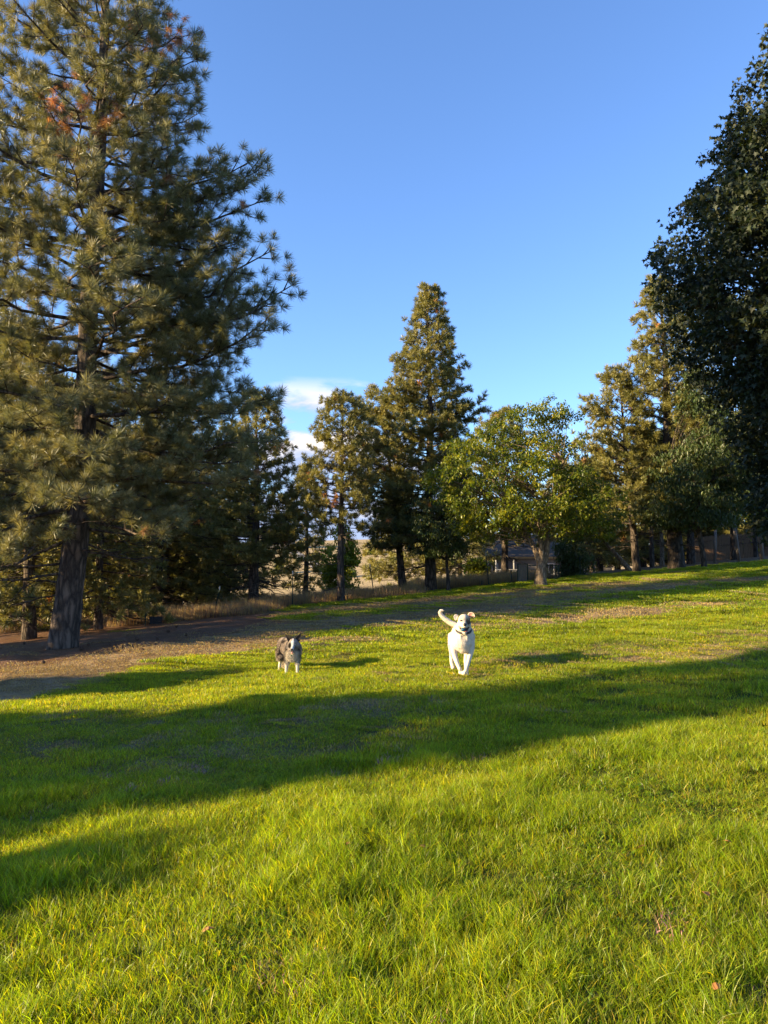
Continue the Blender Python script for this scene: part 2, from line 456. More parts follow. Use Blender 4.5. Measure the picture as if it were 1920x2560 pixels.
def place_grass():
    def jit(y0, y1, sp, xm):
        ys = np.arange(y0, y1, sp); P_ = []
        for y in ys:
            hw = .55 * y + xm; xs = np.arange(-hw, hw, sp); P_.append(np.stack([xs, np.full_like(xs, y)], 1))
        p = np.concatenate(P_); p += (rng.random(p.shape) - .5) * sp * 1.3; return p
    allp, allr, alls, alli = [], [], [], []
    off = 0
    for kind, (y0, y1, sp, xm) in enumerate(((1.6, 6.3, .115, .7), (6.1, 14.3, .215, 1.2), (14.0, 36, .42, 2.0))):
        p = jit(y0, y1, sp, xm); x, y = p[:, 0], p[:, 1]
        sm_ = straw_mask(x, y); dm = dry_mask(x, y); u = rng.random(len(x))
        keep = (u > sm_ * .97) & (y < lawn_edge(x) + .6)
        p = p[keep]; x, y, dm, u = x[keep], y[keep], dm[keep], rng.random(keep.sum())
        n = len(x); tall = fb(x, y, 1.15, 21)
        if kind == 0:
            i = rng.integers(0, 5, n); tl = (tall > .54) & (u < .75); i[tl] = rng.integers(5, 8, tl.sum())
            dr = u < dm * 1.1; i[dr] = rng.integers(8, 11, dr.sum()); wd = fb(x, y, 1.9, 33) + .15 * rng.random(n) > .70; i[wd] = 11
        elif kind == 1:
            i = rng.integers(0, 4, n); dr = u < dm * 1.35; i[dr] = np.where((rng.random(dr.sum()) < .3) & (dm[dr] < .7), rng.integers(4, 6, dr.sum()), rng.integers(6, 8, dr.sum()))
        else:
            i = rng.integers(0, 3, n); dr = u < dm * 1.35; i[dr] = np.where((rng.random(dr.sum()) < .3) & (dm[dr] < .7), 3, rng.integers(4, 6, dr.sum()))
        z = ground(x, y); e = .05
        gx = (ground(x + e, y) - z) / e; gy = (ground(x, y + e) - z) / e
        rot = np.stack([np.arctan(gy), -np.arctan(gx), rng.random(n) * 6.283], 1)
        s = (.4 + 1.35 * tall) * (.85 + .3 * rng.random(n)) * (1 - .35 * dm); sc = np.stack([np.ones(n), np.ones(n), s * (1.15 if kind == 0 else 1.0)], 1)
        # stray wide bases stay as they are, heights vary
        allp.append(np.stack([x, y, z], 1)); allr.append(rot); alls.append(sc); alli.append(i + off)
        off += (len(GS), len(GM), len(GF))[kind]
    gn_scatter('lawn_grass', np.concatenate(allp), np.concatenate(allr), np.concatenate(alls), np.concatenate(alli), GS + GM + GF,
               kind='stuff', label='green lawn grass with yellowish dry patches covering the slope', cat='grass')


place_grass()


# ---------------------------------------------------------------- ground sheets
def ground_material():
    m, n, l, p = mat('lawn_soil')
    a = n.new('ShaderNodeAttribute'); a.attribute_name = 'cover'     # R straw, G dry, B field
    sp = n.new('ShaderNodeSeparateColor'); l.new(a.outputs['Color'], sp.inputs[0])
    t1 = tex_noise(n, l, 22, 6, .7); t2 = tex_noise(n, l, 1.2, 5, .6)
    g = ramp(n, [(.3, (.030, .045, .010)), (.7, (.075, .085, .022))]); l.new(t1.outputs['Fac'], g.inputs[0])
    d = ramp(n, [(.3, (.22, .15, .08)), (.7, (.36, .26, .15))]); l.new(t1.outputs['Fac'], d.inputs[0])
    s = ramp(n, [(.3, (.09, .05, .033)), (.5, (.16, .09, .056)), (.72, (.25, .15, .09))]); l.new(t1.outputs['Fac'], s.inputs[0])
    f = ramp(n, [(.3, (.30, .21, .10)), (.5, (.40, .29, .14)), (.7, (.46, .35, .18))]); l.new(t2.outputs['Fac'], f.inputs[0])

    def mixc(fa, A, B):
        x = n.new('ShaderNodeMix'); x.data_type = 'RGBA'; l.new(fa, x.inputs['Factor']); l.new(A, x.inputs['A']); l.new(B, x.inputs['B']); return x.outputs['Result']
    c = mixc(sp.outputs[1], g.outputs[0], d.outputs[0]); c = mixc(sp.outputs[0], c, s.outputs[0]); c = mixc(sp.outputs[2], c, f.outputs[0])
    l.new(c, p.inputs['Base Color']); p.inputs['Roughness'].default_value = .95; p.inputs['Specular IOR Level'].default_value = .1
    b = n.new('ShaderNodeBump'); b.inputs['Strength'].default_value = .8; b.inputs['Distance'].default_value = .03
    l.new(t1.outputs['Fac'], b.inputs['Height']); l.new(b.outputs[0], p.inputs['Normal'])
    return m


M['soil'] = ground_material()


def cover(me):
    n = len(me.vertices); c = np.empty(n * 3, np.float32); me.vertices.foreach_get('co', c); c = c.reshape(-1, 3)
    x, y = c[:, 0], c[:, 1]; a = me.attributes.new('cover', 'FLOAT_COLOR', 'POINT')
    o = np.zeros((n, 4), np.float32); o[:, 3] = 1
    ed = lawn_edge(x)
    st = straw_mask(x, y); st = np.maximum(st, smooth(ed - .3, ed + .8, y) * (1 - smooth(40, 46, y)) * np.where(x > 8, .8, .5))
    st = np.maximum(st, smooth(-14, -18, x) * .8 * (y > -5))
    o[:, 0] = st; o[:, 1] = dry_mask(x, y); o[:, 2] = np.maximum(smooth(41, 48, y), smooth(36, 38, y) * smooth(12, 3, x) * smooth(-1, 2, x))
    a.data.foreach_set('color', o.ravel())


def spaced(a, b, d0, k):
    out = [0.0]; 
    while out[-1] < b: out.append(out[-1] + d0 * (1 + out[-1] * k))
    neg = [-q for q in out[1:] if q < -a + 50]
    return np.array(sorted(neg) + out)


xs = spaced(-900, 900, .16, .05); ys0 = spaced(0, 1400, .16, .035)
ys = np.concatenate([-np.array([160, 80, 40, 25, 15, 10, 7, 5, 3.5, 2.5, 1.6, 1.0, .5]), ys0[ys0 >= 0]])
me = grid_mesh('ground', xs, ys, ground); cover(me)
link('ground', me, M['soil'], kind='structure', label='sloping ground under the lawn rising into a dry golden hillside', cat='ground')

# ---------------------------------------------------------------- pine sources
def tuft(n, ln, w, seed, stem=.12, amin=12, amax=95, tw=1.0):
    g = np.random.default_rng(seed)
    th = np.radians(amin + (amax - amin) * g.random(n) ** .8); ph = g.random(n) * 2 * np.pi
    z0 = stem * g.random(n) * (1 - th / 2.2)
    L_ = ln * (.7 + .4 * g.random(n)); d = np.stack([np.sin(th) * np.cos(ph), np.sin(th) * np.sin(ph), np.cos(th)], 1)
    o = np.zeros((n, 3)); o[:, 2] = z0
    pr = np.cross(d, g.normal(size=(n, 3))); pr /= np.linalg.norm(pr, axis=1)[:, None]
    hw = w * .5
    mid = o + d * (L_ * .55)[:, None]; tip = o + d * L_[:, None] + np.array([0, 0, -.0]) 
    V = np.stack([o - pr * hw * .5, o + pr * hw * .5, mid + pr * hw, mid - pr * hw, tip], 1)
    base = np.arange(n)[:, None] * 5
    F_ = np.concatenate([base + [0, 1, 2], base + [0, 2, 3], base + [3, 2, 4]], 0)
    tone = np.ones((n, 5, 3)) * (.8 + .4 * g.random(n))[:, None, None]
    tone[:, 0:2] *= .8
    return V.reshape(-1, 3), F_, tone.reshape(-1, 3)


def tufts(n, ln, w, m, seed, cnt=3, amax=95):
    out = []
    for i in range(cnt):
        v, f, t = tuft(n, ln, w, seed + i, .12 * ln / .18, 12, amax); out.append(src('needle_tuft', v, f, m, t))
    v, f, t = tuft(int(n * .6), ln * .85, w, seed + 9, .1, 70, 150)
    out.append(src('needle_tuft_dead', v, f, m, t * np.array([2.2, 1.05, 1.1])))
    return out


T_NEAR = tufts(135, .21, .0066, M['needle'], 300)
T_MID = tufts(52, .22, .020, M['needle_far'], 320)
T_FAR = tufts(34, .28, .032, M['needle_far'], 340)


def dir2euler(d):
    d = d / np.linalg.norm(d, axis=1)[:, None]
    return np.stack([np.zeros(len(d)), np.arccos(np.clip(d[:, 2], -1, 1)), np.arctan2(d[:, 1], d[:, 0])], 1)


class Tubes:
    """many thin tapered tubes collected into one mesh"""

    def __init__(s): s.v = []; s.f = []; s.n = 0

    def add(s, pts, rads, k):
        pts = np.asarray(pts, float); m_ = len(pts)
        t = np.gradient(pts, axis=0); t /= (np.linalg.norm(t, axis=1)[:, None] + 1e-9)
        ref = np.array([0, 0, 1.0]) if abs(t[0, 2]) < .9 else np.array([1.0, 0, 0])
        a = np.cross(t, ref); a /= (np.linalg.norm(a, axis=1)[:, None] + 1e-9); b = np.cross(t, a)
        an = np.arange(k) * 2 * np.pi / k
        r = np.asarray(rads, float)[:, None, None]
        v = pts[:, None, :] + r * (a[:, None, :] * np.cos(an)[None, :, None] + b[:, None, :] * np.sin(an)[None, :, None])
        i = s.n + np.arange(m_ - 1)[:, None] * k + np.arange(k)[None, :]; j = s.n + np.arange(m_ - 1)[:, None] * k + (np.arange(k)[None, :] + 1) % k
        s.v.append(v.reshape(-1, 3)); s.f.append(np.stack([i, j, j + k, i + k], -1).reshape(-1, 4)); s.n += m_ * k

    def mesh(s, name): return np_mesh(name, np.concatenate(s.v), np.concatenate(s.f))


def trunk_mesh(name, path, rads, sides, seed, flare=.30, rough=.06, burr=True):
    mb = Tubes(); path = np.asarray(path, float)
    mb.add(path, rads, sides); v = mb.v[0].reshape(len(path), sides, 3)
    z = path[:, 2]; c = path[:, None, :]; d = v - c
    an = np.arange(sides) * 2 * np.pi / sides
    fl = 1 + flare * np.exp(-(z[:, None] - z[0]) / (2.2 * rads[0])) * (.55 + .45 * np.cos(an[None, :] * 4 + seed) * np.sin(an[None] * 3 + 1)) 
    rg = 1 + rough * (np.sin(an[None, :] * 11 + 2.1 * np.sin(z[:, None] * 2.2)) * .5 + np.random.default_rng(seed).normal(size=fl.shape) * .35)
    v = c + d * (fl * rg)[..., None]
    return np_mesh(name, v.reshape(-1, 3), np.concatenate(mb.f))


def pine(name, label, bx, Y, prof, r0, seed, nb=60, tset=None, tcell=.20, bark_m='bark', elev=(-8, 50), droop=.25, axis=None,
         cb=.2, group=None, sides=12, bare=0, zbase=None, top=None, dead=.012, subden=1.0, sizes=(.85, 1.2), arms=(), bx_is_x=False, ground_sink=.15, up=.55):
    """prof: list of (py, left px, right px) from the top down, or ready (z above base, rl, rr)"""
    g = np.random.default_rng(seed)
    x0 = bx if bx_is_x else px2x(bx, Y, 1.2)
    z0 = G(x0, Y) if zbase is None else zbase
    root = empty(name, (x0, Y, z0), label=label, cat='pine tree', group=group)
    # profile in metres above the base
    pr = []
    if prof[0][0] < 0 or bx_is_x or len(prof[0]) == 4:
        for q in prof: pr.append(q[:3] if len(q) == 3 else q[1:])
    else:
        for py, lx, rx in prof:
            zz = P(0, py, Y)[1]; pr.append((zz - z0, x0 - px2x(lx, Y, zz), px2x(rx, Y, zz) - x0))
    pr.sort(); pz = np.array([q[0] for q in pr]); pl = np.array([q[1] for q in pr]); prr = np.array([q[2] for q in pr])
    H = top if top else pz[-1]
    ax = axis or (lambda z: (0, 0))
    n = 26 if sides > 12 else 14; zz = np.linspace(-ground_sink, H * .985, n) if sides <= 12 else np.concatenate([np.linspace(-ground_sink, 3, 30), np.linspace(3.2, H * .985, 50)])
    rad = np.clip(r0 * (1 - np.clip(zz, 0, None) / H) ** .85, .012, None)
    path = np.array([[ax(z)[0], ax(z)[1], z] for z in zz]); path[:, :2] += .04 * np.sin(zz[:, None] * np.array([.7, .9]) + seed) * min(1, r0 * 4)
    link('trunk', trunk_mesh('trunk', path, rad, sides if sides > 12 else 10, seed), M[bark_m], root)
    rz = lambda z: float(np.interp(z, zz, rad))
    cz = lambda z: np.array([np.interp(z, zz, path[:, 0]), np.interp(z, zz, path[:, 1])])
    tb = Tubes(); tp, td, ts, ti = [], [], [], []
    zc = pz[0] if cb is None else cb * H

    def branch(z, az, Lb, el0, dr, foliage=True, r_b=None):
        c = cz(z); el = math.radians(el0); nseg = 6; s = np.linspace(0, 1, nseg + 1)
        hx, hy = math.cos(az), math.sin(az)
        wob = g.normal(0, .05, nseg + 1) * s * Lb
        h = s * Lb * math.cos(el); v = s * Lb * math.sin(el) - dr * Lb * (s ** 1.6) * .5 + up * dr * Lb * s ** 4
        pts = np.stack([c[0] + h * hx - wob * hy, c[1] + h * hy + wob * hx, z + v + g.normal(0, .02, nseg + 1) * Lb * s], 1)
        rb = r_b or min(rz(z) * .55, .012 + .0115 * Lb); rr = rb * (1 - .82 * s)
        tb.add(pts, rr, 5 if Lb > 1.2 else 4)
        cum = s
        if not foliage:
            for q in range(int(3 + Lb * 2.5)):
                t_ = g.uniform(.25, 1); p0 = np.array([np.interp(t_, cum, pts[:, i]) for i in range(3)])
                a2 = az + g.choice([-1, 1]) * g.uniform(.5, 1.1); l2 = Lb * (1.1 - t_) * g.uniform(.3, .6) + .15
                e2 = g.uniform(-.6, .4); q1 = p0 + l2 * .5 * np.array([math.cos(a2), math.sin(a2), e2]); q2 = q1 + l2 * .5 * np.array([math.cos(a2 + .3), math.sin(a2 + .3), e2 - .3])
                tb.add(np.array([p0, q1, q2]), [rb * .35, rb * .25, rb * .1], 3)
            return
        ns = max(3, int(Lb / .27 * subden)); side = 1
        isd = g.random() < dead
        for q in range(ns):
            t_ = .22 + .78 * (q + g.random()) / ns; side = -side
            p0 = np.array([np.interp(t_, cum, pts[:, i]) for i in range(3)])
            l2 = ((1 - t_) * Lb * .42 + .22 + .12 * Lb * .3) * g.uniform(.6, 1.25); a2 = az + side * g.uniform(.35, 1.15)
            e2 = g.uniform(-.15, .65)
            dd = np.array([math.cos(a2) * math.cos(e2), math.sin(a2) * math.cos(e2), math.sin(e2)])
            mid = p0 + dd * l2 * .5; end = mid + (dd + np.array([0, 0, .28])) * l2 * .5
            tb.add(np.array([p0, mid, end]), [max(.005, rb * .28), max(.004, rb * .2), .003], 3)
            m_ = max(1, int(l2 / tcell))
            for w in range(m_):
                f_ = (w + 1) / m_; pp = p0 + (mid - p0) * f_ * 2 if f_ < .5 else mid + (end - mid) * (f_ * 2 - 1)
                d3 = dd * .8 + np.array([0, 0, .45]) + g.normal(0, .35, 3); tp.append(pp + g.normal(0, .03, 3)); td.append(d3)
                ts.append(g.uniform(*sizes)); ti.append(3 if (isd or g.random() < .005) else g.integers(0, 3))
        tp.append(pts[-1]); td.append(pts[-1] - pts[-2] + np.array([0, 0, .1 * Lb])); ts.append(1.15 * np.mean(sizes)); ti.append(g.integers(0, 3))

    for i in range(nb):
        u = (i + g.random() * .8) / nb; z = zc + (H - zc) * u ** .92 * .985
        az = i * 2.399 + g.normal(0, .25); f_ = (1 + math.cos(az)) / 2
        fr = (z - zc) / max(1e-3, H - zc); el = elev[0] + (elev[1] - elev[0]) * fr ** 1.3 + g.normal(0, 5)
        Rr = np.interp(z, pz, pl) * (1 - f_) + np.interp(z, pz, prr) * f_
        zt = z + .35 * Rr * math.sin(math.radians(el)); Rr = np.interp(zt, pz, pl) * (1 - f_) + np.interp(zt, pz, prr) * f_
        Lb = max(.18, Rr) * g.uniform(.66, 1.08)
        branch(z, az, Lb / max(.55, math.cos(math.radians(el))), el, droop * (1 - fr * .7))
    for i in range(bare):
        z = g.uniform(.04, max(.06, zc / H)) * H + .3; z = min(z, zc + 1.0)
        branch(z, g.random() * 6.283, g.uniform(.5, 1.0) * max(.8, np.interp(zc, pz, prr)) * .9, g.uniform(-22, 8), .15, False)
    for (z, az, Lb, el) in arms: branch(z, az, Lb, el, .22)
    # leader
    for q in range(6):
        zq = H * .985 - q * .12; tp.append(np.array([*cz(zq), zq])); td.append(np.array([*g.normal(0, .35, 2), 1.0])); ts.append(1.0); ti.append(g.integers(0, 3))
    link('limbs', tb.mesh('limbs'), M[bark_m], root, kind='stuff')
    gn_scatter('crown', np.array(tp), np.stack([dir2euler(np.array(td))], 0)[0] + 0, np.repeat(np.array(ts)[:, None], 3, 1), np.array(ti), tset or T_MID, root, kind='stuff')
    return root, len(tp)


# ---------------------------------------------------------------- the big pine at the left
TOTAL = 0


def zrel(py, Y, z0): return P(0, py, Y)[1] - z0


YB = 18.0; xb = px2x(165, YB, 0); zb = G(xb, YB)
heroprof = [(-420, 200, 260), (-200, 110, 340), (0, 40, 420), (130, 0, 470), (260, -60, 500), (380, -110, 520), (480, -150, 560), (580, -170, 570), (700, -180, 600),
            (800, -200, 640), (900, -200, 640), (1000, -210, 640), (1100, -200, 620), (1200, -180, 560), (1330, -150, 440)]
lean = lambda z: (.05 * z * (z < 9) + .45 * (z >= 9) + .0 * z, 0)
heroax = lambda z: (.30 * (1 - math.exp(-max(z, 0) / 5.0)) + .012 * max(z, 0), 0)
hp = []
for py, lx, rx in heroprof:
    zz = P(0, py, YB)[1]; a = heroax(zz - zb)[0]
    hp.append((zz - zb, xb + a - px2x(lx, YB, zz), px2x(rx, YB, zz) - xb - a))
arms = []
for (py, pxr, el) in ((600, 655, 22), (540, 640, 14), (640, 660, 20), (820, 700, 16), (900, 728, 20), (860, 690, 10), (960, 705, 12), (1040, 690, 6), (330, 515, 30), (700, 600, 12), (1120, 680, 0), (1180, 640, -4)):
    zz = P(0, py, YB)[1] - zb; arms.append((zz, random.uniform(-.25, .25), (px2x(pxr, YB, zz) - xb - heroax(zz)[0]) / math.cos(R(el)) * 1.0, el))
for (py, L_, az, el) in ((1150, 4.2, 3.5, -6), (1230, 4.0, 2.9, -14), (1260, 3.6, -2.3, -18), (1200, 4.2, -1.2, -12), (1300, 3.5, -1.7, -22), (1290, 3.3, -.6, -10), (1340, 3.0, -2.7, -24), (1240, 4.0, 1.6, -8)):
    arms.append((P(0, py, YB)[1] - zb, az, L_, el))
hp.sort()
o, n_ = pine('pine_tree', 'tallest pine, with thick grey trunk and huge needled crown filling the left side', xb, YB, hp, .31, 11, nb=180, tset=T_NEAR, tcell=.205,
             sides=28, axis=heroax, cb=.165, elev=(-10, 42), droop=.22, bare=16, arms=arms, bx_is_x=True, subden=1.0, sizes=(.85, 1.25), dead=.006)
TOTAL += n_

# ---------------------------------------------------------------- pines along the far edge of the lawn
PG = 'pines along the far side of the lawn'


def epine(label, bx, Y, prof, r0, seed, **k):
    global TOTAL
    o, n_ = pine('pine_tree', label, bx, Y, prof, r0, seed, group=k.pop('group', PG), **k); TOTAL += n_; return o


epine('large cone-shaped pine in the middle with golden lit needles, tallest of the central group', 1075, 35,
      [(722, 1079, 1081), (780, 1050, 1108), (840, 1028, 1126), (880, 1012, 1140), (930, 975, 1148), (960, 955, 1155), (1050, 930, 1170), (1150, 905, 1190), (1300, 895, 1210), (1400, 930, 1200)],
      .27, 21, nb=170, cb=.14, bare=12, elev=(-5, 52), tcell=.18, arms=[(7.3, .1, 2.9, 24), (7.7, -.2, 2.6, 22), (6.2, .2, 2.3, 20)])
epine('slim sparse pine with bare dark lower trunk, left of the central cone-shaped pine', 853, 32,
      [(995, 860, 862), (1030, 815, 900), (1090, 795, 925), (1150, 765, 935), (1230, 755, 950), (1300, 765, 940), (1400, 790, 920)], .17, 22, nb=105, cb=.36, bare=18, elev=(4, 46), sizes=(.8, 1.05))
epine('bushy pine standing in tall dry grass just right of the tallest pine', 637, 34,
      [(985, 650, 654), (1040, 618, 692), (1090, 600, 715), (1150, 560, 750), (1230, 510, 770), (1330, 470, 790), (1430, 490, 780)], .24, 23, nb=105, cb=.2, bare=18, elev=(-6, 48))
epine('lower pine with lit feathery crown leaning against the left of the cone-shaped pine', 1010, 36.5,
      [(1010, 948, 952), (1060, 915, 985), (1120, 895, 1010), (1200, 880, 1020), (1300, 890, 1050), (1400, 920, 1060)], .20, 24, nb=80, cb=.22, bare=16, elev=(0, 50), axis=lambda z: (-.11 * z, 0))
epine('dark pine whose tip shows above the fruit tree left shoulder', 1262, 40,
      [(1030, 1262, 1268), (1075, 1215, 1300), (1120, 1190, 1330), (1200, 1170, 1340), (1300, 1180, 1350), (1390, 1190, 1350)], .2, 25, nb=80, cb=.22, bare=10, bark_m='bark_dark')
epine('young yellowish pine with upswept branches, second tallest on the right', 1592, 33,
      [(930, 1562, 1568), (970, 1540, 1592), (1030, 1512, 1620), (1090, 1475, 1640), (1160, 1450, 1660), (1240, 1440, 1670), (1330, 1450, 1670)], .17, 26, nb=88, cb=.22, bare=14, elev=(5, 60), axis=lambda z: (-.06 * z, 0), bark_m='bark_dark')
epine('tall pale-needled pine rising behind the dark maple on the right', 1690, 32.6,
      [(700, 1662, 1668), (760, 1630, 1700), (830, 1600, 1730), (880, 1588, 1750), (960, 1575, 1780), (1050, 1570, 1790), (1150, 1570, 1800), (1260, 1590, 1800), (1330, 1600, 1790)], .33, 27, nb=130, cb=.2, bare=16, elev=(-4, 50), axis=lambda z: (-.025 * z, 0), bark_m='bark_dark')
epine('short dark pine filling the gap behind the fruit tree right side', 1480, 41,
      [(1150, 1480, 1484), (1200, 1440, 1520), (1260, 1410, 1550), (1340, 1400, 1560), (1410, 1400, 1560)], .15, 28, nb=70, cb=.12, bare=4, bark_m='bark_dark', tset=T_FAR, tcell=.3)
epine('thin dark pine trunk between the young pine and the tall pale-needled pine', 1632, 38,
      [(1080, 1628, 1632), (1150, 1595, 1665), (1240, 1580, 1680), (1310, 1590, 1670)], .12, 29, nb=45, cb=.3, bare=16, bark_m='bark_dark')
epine('pine with pale sunlit thin trunk just left of the thick tall trunk', 1657, 39,
      [(1100, 1655, 1659), (1180, 1620, 1700), (1260, 1610, 1710), (1330, 1620, 1700)], .11, 30, nb=40, cb=.35, bare=18, bark_m='bark_pale')
epine('dark-trunked pine immediately right of the thick tall trunk', 1729, 38,
      [(980, 1728, 1732), (1080, 1690, 1770), (1180, 1670, 1790), (1280, 1680, 1790)], .2, 31, nb=60, cb=.33, bare=14, bark_m='bark_dark')
epine('pine with dark straight trunk behind the two wooden posts', 1838, 38,
      [(960, 1838, 1842), (1080, 1790, 1890), (1200, 1770, 1900), (1290, 1780, 1890)], .2, 32, nb=60, cb=.36, bare=12, bark_m='bark_dark')
epine('thin pine with brown trunk in front of the wooden fence, near the right edge', 1891, 40,
      [(1000, 1890, 1894), (1100, 1850, 1930), (1200, 1840, 1950), (1290, 1850, 1950)], .11, 33, nb=45, cb=.4, bare=10, bark_m='bark_dark')
# leaning trunk
o = epine('leaning reddish trunk tilting left, low behind the lawn beside the young pine', 1578, 34.5,
          [(1290, 1440, 1444), (1330, 1415, 1480), (1365, 1400, 1500)], .12, 34, nb=26, cb=.5, bare=6, elev=(5, 40), axis=lambda z: (-.75 * z - .08 * z * z, 0), bark_m='bark_pale')
BG = 'background pines behind the tallest pine'
for i, (bx, Y, top, hw, r0, lab) in enumerate((
        (75, 25, 870, 200, .22, 'shaded pine left of the tallest pine, touching the left edge'),
        (250, 27, 930, 190, .15, 'shaded pine with pale streaked trunk close behind the right side of the tallest trunk'),
        (400, 38, 1010, 190, .17, 'dark pine behind the slatted black crate'),
        (500, 41, 1040, 170, .2, 'dark pine with low boughs between crate and bushy pine'),
        (-60, 30, 900, 230, .25, 'big dim pine cut off by the left edge behind'),
        (160, 33, 960, 210, .2, 'dim pine hidden right behind the tallest trunk'),
        (330, 44, 980, 200, .2, 'distant dim pine seen between the crate and the tallest trunk'),
        (10, 38, 900, 200, .2, 'dim pine behind the tallest pine lower left boughs'),
        (215, 44, 1000, 180, .2, 'distant dim pine behind the bare hanging boughs right of the tallest trunk'),
        (570, 47, 1060, 130, .2, 'distant dim pine just left of the bushy pine trunk'),
        (450, 45, 1080, 150, .2, 'distant dim pine above the left end of the tall dry grass'))):
    H_ = P(0, top, Y)[1]; 
    epine(lab, bx, Y, [(top, bx - 3, bx + 3), (top + 60, bx - hw * .3, bx + hw * .3), (top + 180, bx - hw * .6, bx + hw * .6), (top + 330, bx - hw, bx + hw), (1540, bx - hw * .9, bx + hw * .9)],
          r0, 40 + i, nb=95, cb=.07, bare=8, group=BG, bark_m='bark_dark' if i != 1 else 'bark', tset=T_FAR if i > 3 else T_MID, tcell=.28, elev=(-12, 40))
# more distant wood closing the view at the right
DG = 'distant pines behind the right-hand tree line'
for i, (bx, Y, top, hw, lab) in enumerate((
        (1545, 50, 1120, 100, 'distant pine seen between fruit tree and young pine'), (1700, 52, 1060, 120, 'distant pine behind the thick tall trunk'),
        (1790, 50, 1040, 110, 'distant pine behind the bent locust trunk'), (1880, 53, 1030, 120, 'distant pine above the wooden fence at the right edge'),
        (1150, 58, 1150, 90, 'distant pine low between the cone-shaped pine and the fruit tree'), (1400, 66, 1150, 110, 'distant pine rising over the grey house'),
        (1000, 60, 1180, 100, 'distant pine beyond the paired central trunks'),
        (1610, 46, 1130, 110, 'distant pine directly behind the young pine trunk'), (765, 50, 1170, 70, 'distant pine between the bushy pine and the slim pine'),
        (1500, 45, 1200, 90, 'dim pine over the leaning reddish trunk'), (1830, 47, 1080, 120, 'distant pine between the bent locust trunk and the right edge'),
        (1740, 58, 1150, 130, 'farthest pine between the thick tall trunk and the posts'))):
    epine(lab, bx, Y, [(top, bx - 3, bx + 3), (top + 100, bx - hw * .5, bx + hw * .5), (top + 200, bx - hw, bx + hw), (1370 if bx > 1050 else 1400, bx - hw, bx + hw)],
          .2, 60 + i, nb=75, cb=.08, bare=8, group=DG, bark_m='bark_dark', tset=T_FAR, tcell=.38, sizes=(1.1, 1.5))

# pines standing left of the frame; the long shadows on the lawn are theirs
SG = 'pines on the slope left of the frame'


def offpine(x, Y, H, Rm, seed, label, cb=.10, nb=130):
    global TOTAL
    pr = [(0, Rm * .9, Rm * .9), (H * .25, Rm, Rm), (H * .6, Rm * .75, Rm * .75), (H * .85, Rm * .4, Rm * .4), (H, .1, .1)]
    o, n_ = pine('pine_tree', label, x, Y, pr, .02 * H + .05, seed, nb=nb, cb=cb, group=SG, tset=T_FAR, tcell=.34, bx_is_x=True, sizes=(1.1, 1.5), bare=0); TOTAL += n_


OFF = [(-14, 5.0, 4.7, 2.9, 'squat wide pine left of the frame level with the nearer wide shadow'),
       (-24, 1.4, 11.6, 2.3, 'tall narrow pine further left whose shadow reaches the right edge'),
       (-13.5, 1.3, 3.8, .55, 'young pine left of the frame nearest the camera'),
       (-14.5, 9.6, 3.6, 1.5, 'small young pine left of the frame between two larger ones'),
       (-19, 15.7, 9.0, 3.0, 'pine left of the frame before the tallest pine'),
       (-27, 17.5, 12, 3.0, 'pine far left near the back row')]
for i, (x, Y, H, Rm, lab) in enumerate(OFF): offpine(x, Y, H, Rm, 80 + i, lab)


# ---------------------------------------------------------------- broadleaf trees
def leaf_fan(kind):
    if kind == 'maple':
        a = np.radians([-90, -55, -38, -12, 8, 30, 52, 90, 128, 150, 172, 192, 218, 235])
        r = np.array([.30, .38, .82, .45, .95, .52, .50, 1.15, .50, .52, .95, .45, .82, .38])
        p = np.stack([r * np.cos(a), r * np.sin(a) + .45], 1) * .5
        return p
    if kind == 'narrow':
        return np.array([(0, 0), (.13, .3), (.14, .6), (0, 1.05), (-.14, .6), (-.13, .3)])
    return np.array([(0, 0), (.22, .25), (.27, .55), (0, 1.0), (-.27, .55), (-.22, .25)])


def leaf_cluster(n, size, rad, kind, m, seed, hang=.4, flat=.5):
    g = np.random.default_rng(seed); pf = leaf_fan(kind); k = len(pf)
    V, F_, T_ = [], [], []
    for i in range(n):
        c = g.normal(0, 1, 3); c = c / np.linalg.norm(c) * rad * g.random() ** .5; c[2] *= flat + .1
        s = size * g.uniform(.7, 1.25)
        az = g.random() * 6.283; pit = g.uniform(-.9, .35) - hang; rol = g.uniform(-.6, .6)
        m3 = Euler((pit, rol, 0)).to_matrix(); mz = Euler((0, 0, az)).to_matrix(); mm = np.array(mz @ m3)
        q = np.zeros((k, 3)); q[:, :2] = pf * s; q[:, 2] = .25 * np.abs(q[:, 0]) - .12 * (q[:, 1] ** 2) / s
        ctr = np.array([[0, .45 * s if kind == 'maple' else .5 * s, -.02 * s]])
        v = np.concatenate([q, ctr]) @ mm.T + c
        b = len(V) * (k + 1); V.append(v)
        for j in range(k): F_.append((b + j, b + (j + 1) % k, b + k))
        T_.append(np.ones((k + 1, 3)) * g.uniform(.75, 1.25) * np.array([g.uniform(.85, 1.25), 1, 1]))
    return src('leaf_cluster', np.concatenate(V), np.array(F_), m, np.concatenate(T_))


C_MAPLE = [leaf_cluster(16, .17, .30, 'maple', M['maple'], 400 + i, .5) for i in range(4)]
C_FRUIT = [leaf_cluster(24, .10, .25, 'oval', M['fruit'], 420 + i, .4) for i in range(3)]
C_LOC = [leaf_cluster(26, .14, .30, 'narrow', M['locust'], 430 + i, .9) for i in range(3)]
C_YEL = [leaf_cluster(18, .16, .30, 'oval', M['yellowleaf'], 440 + i, .4) for i in range(3)]


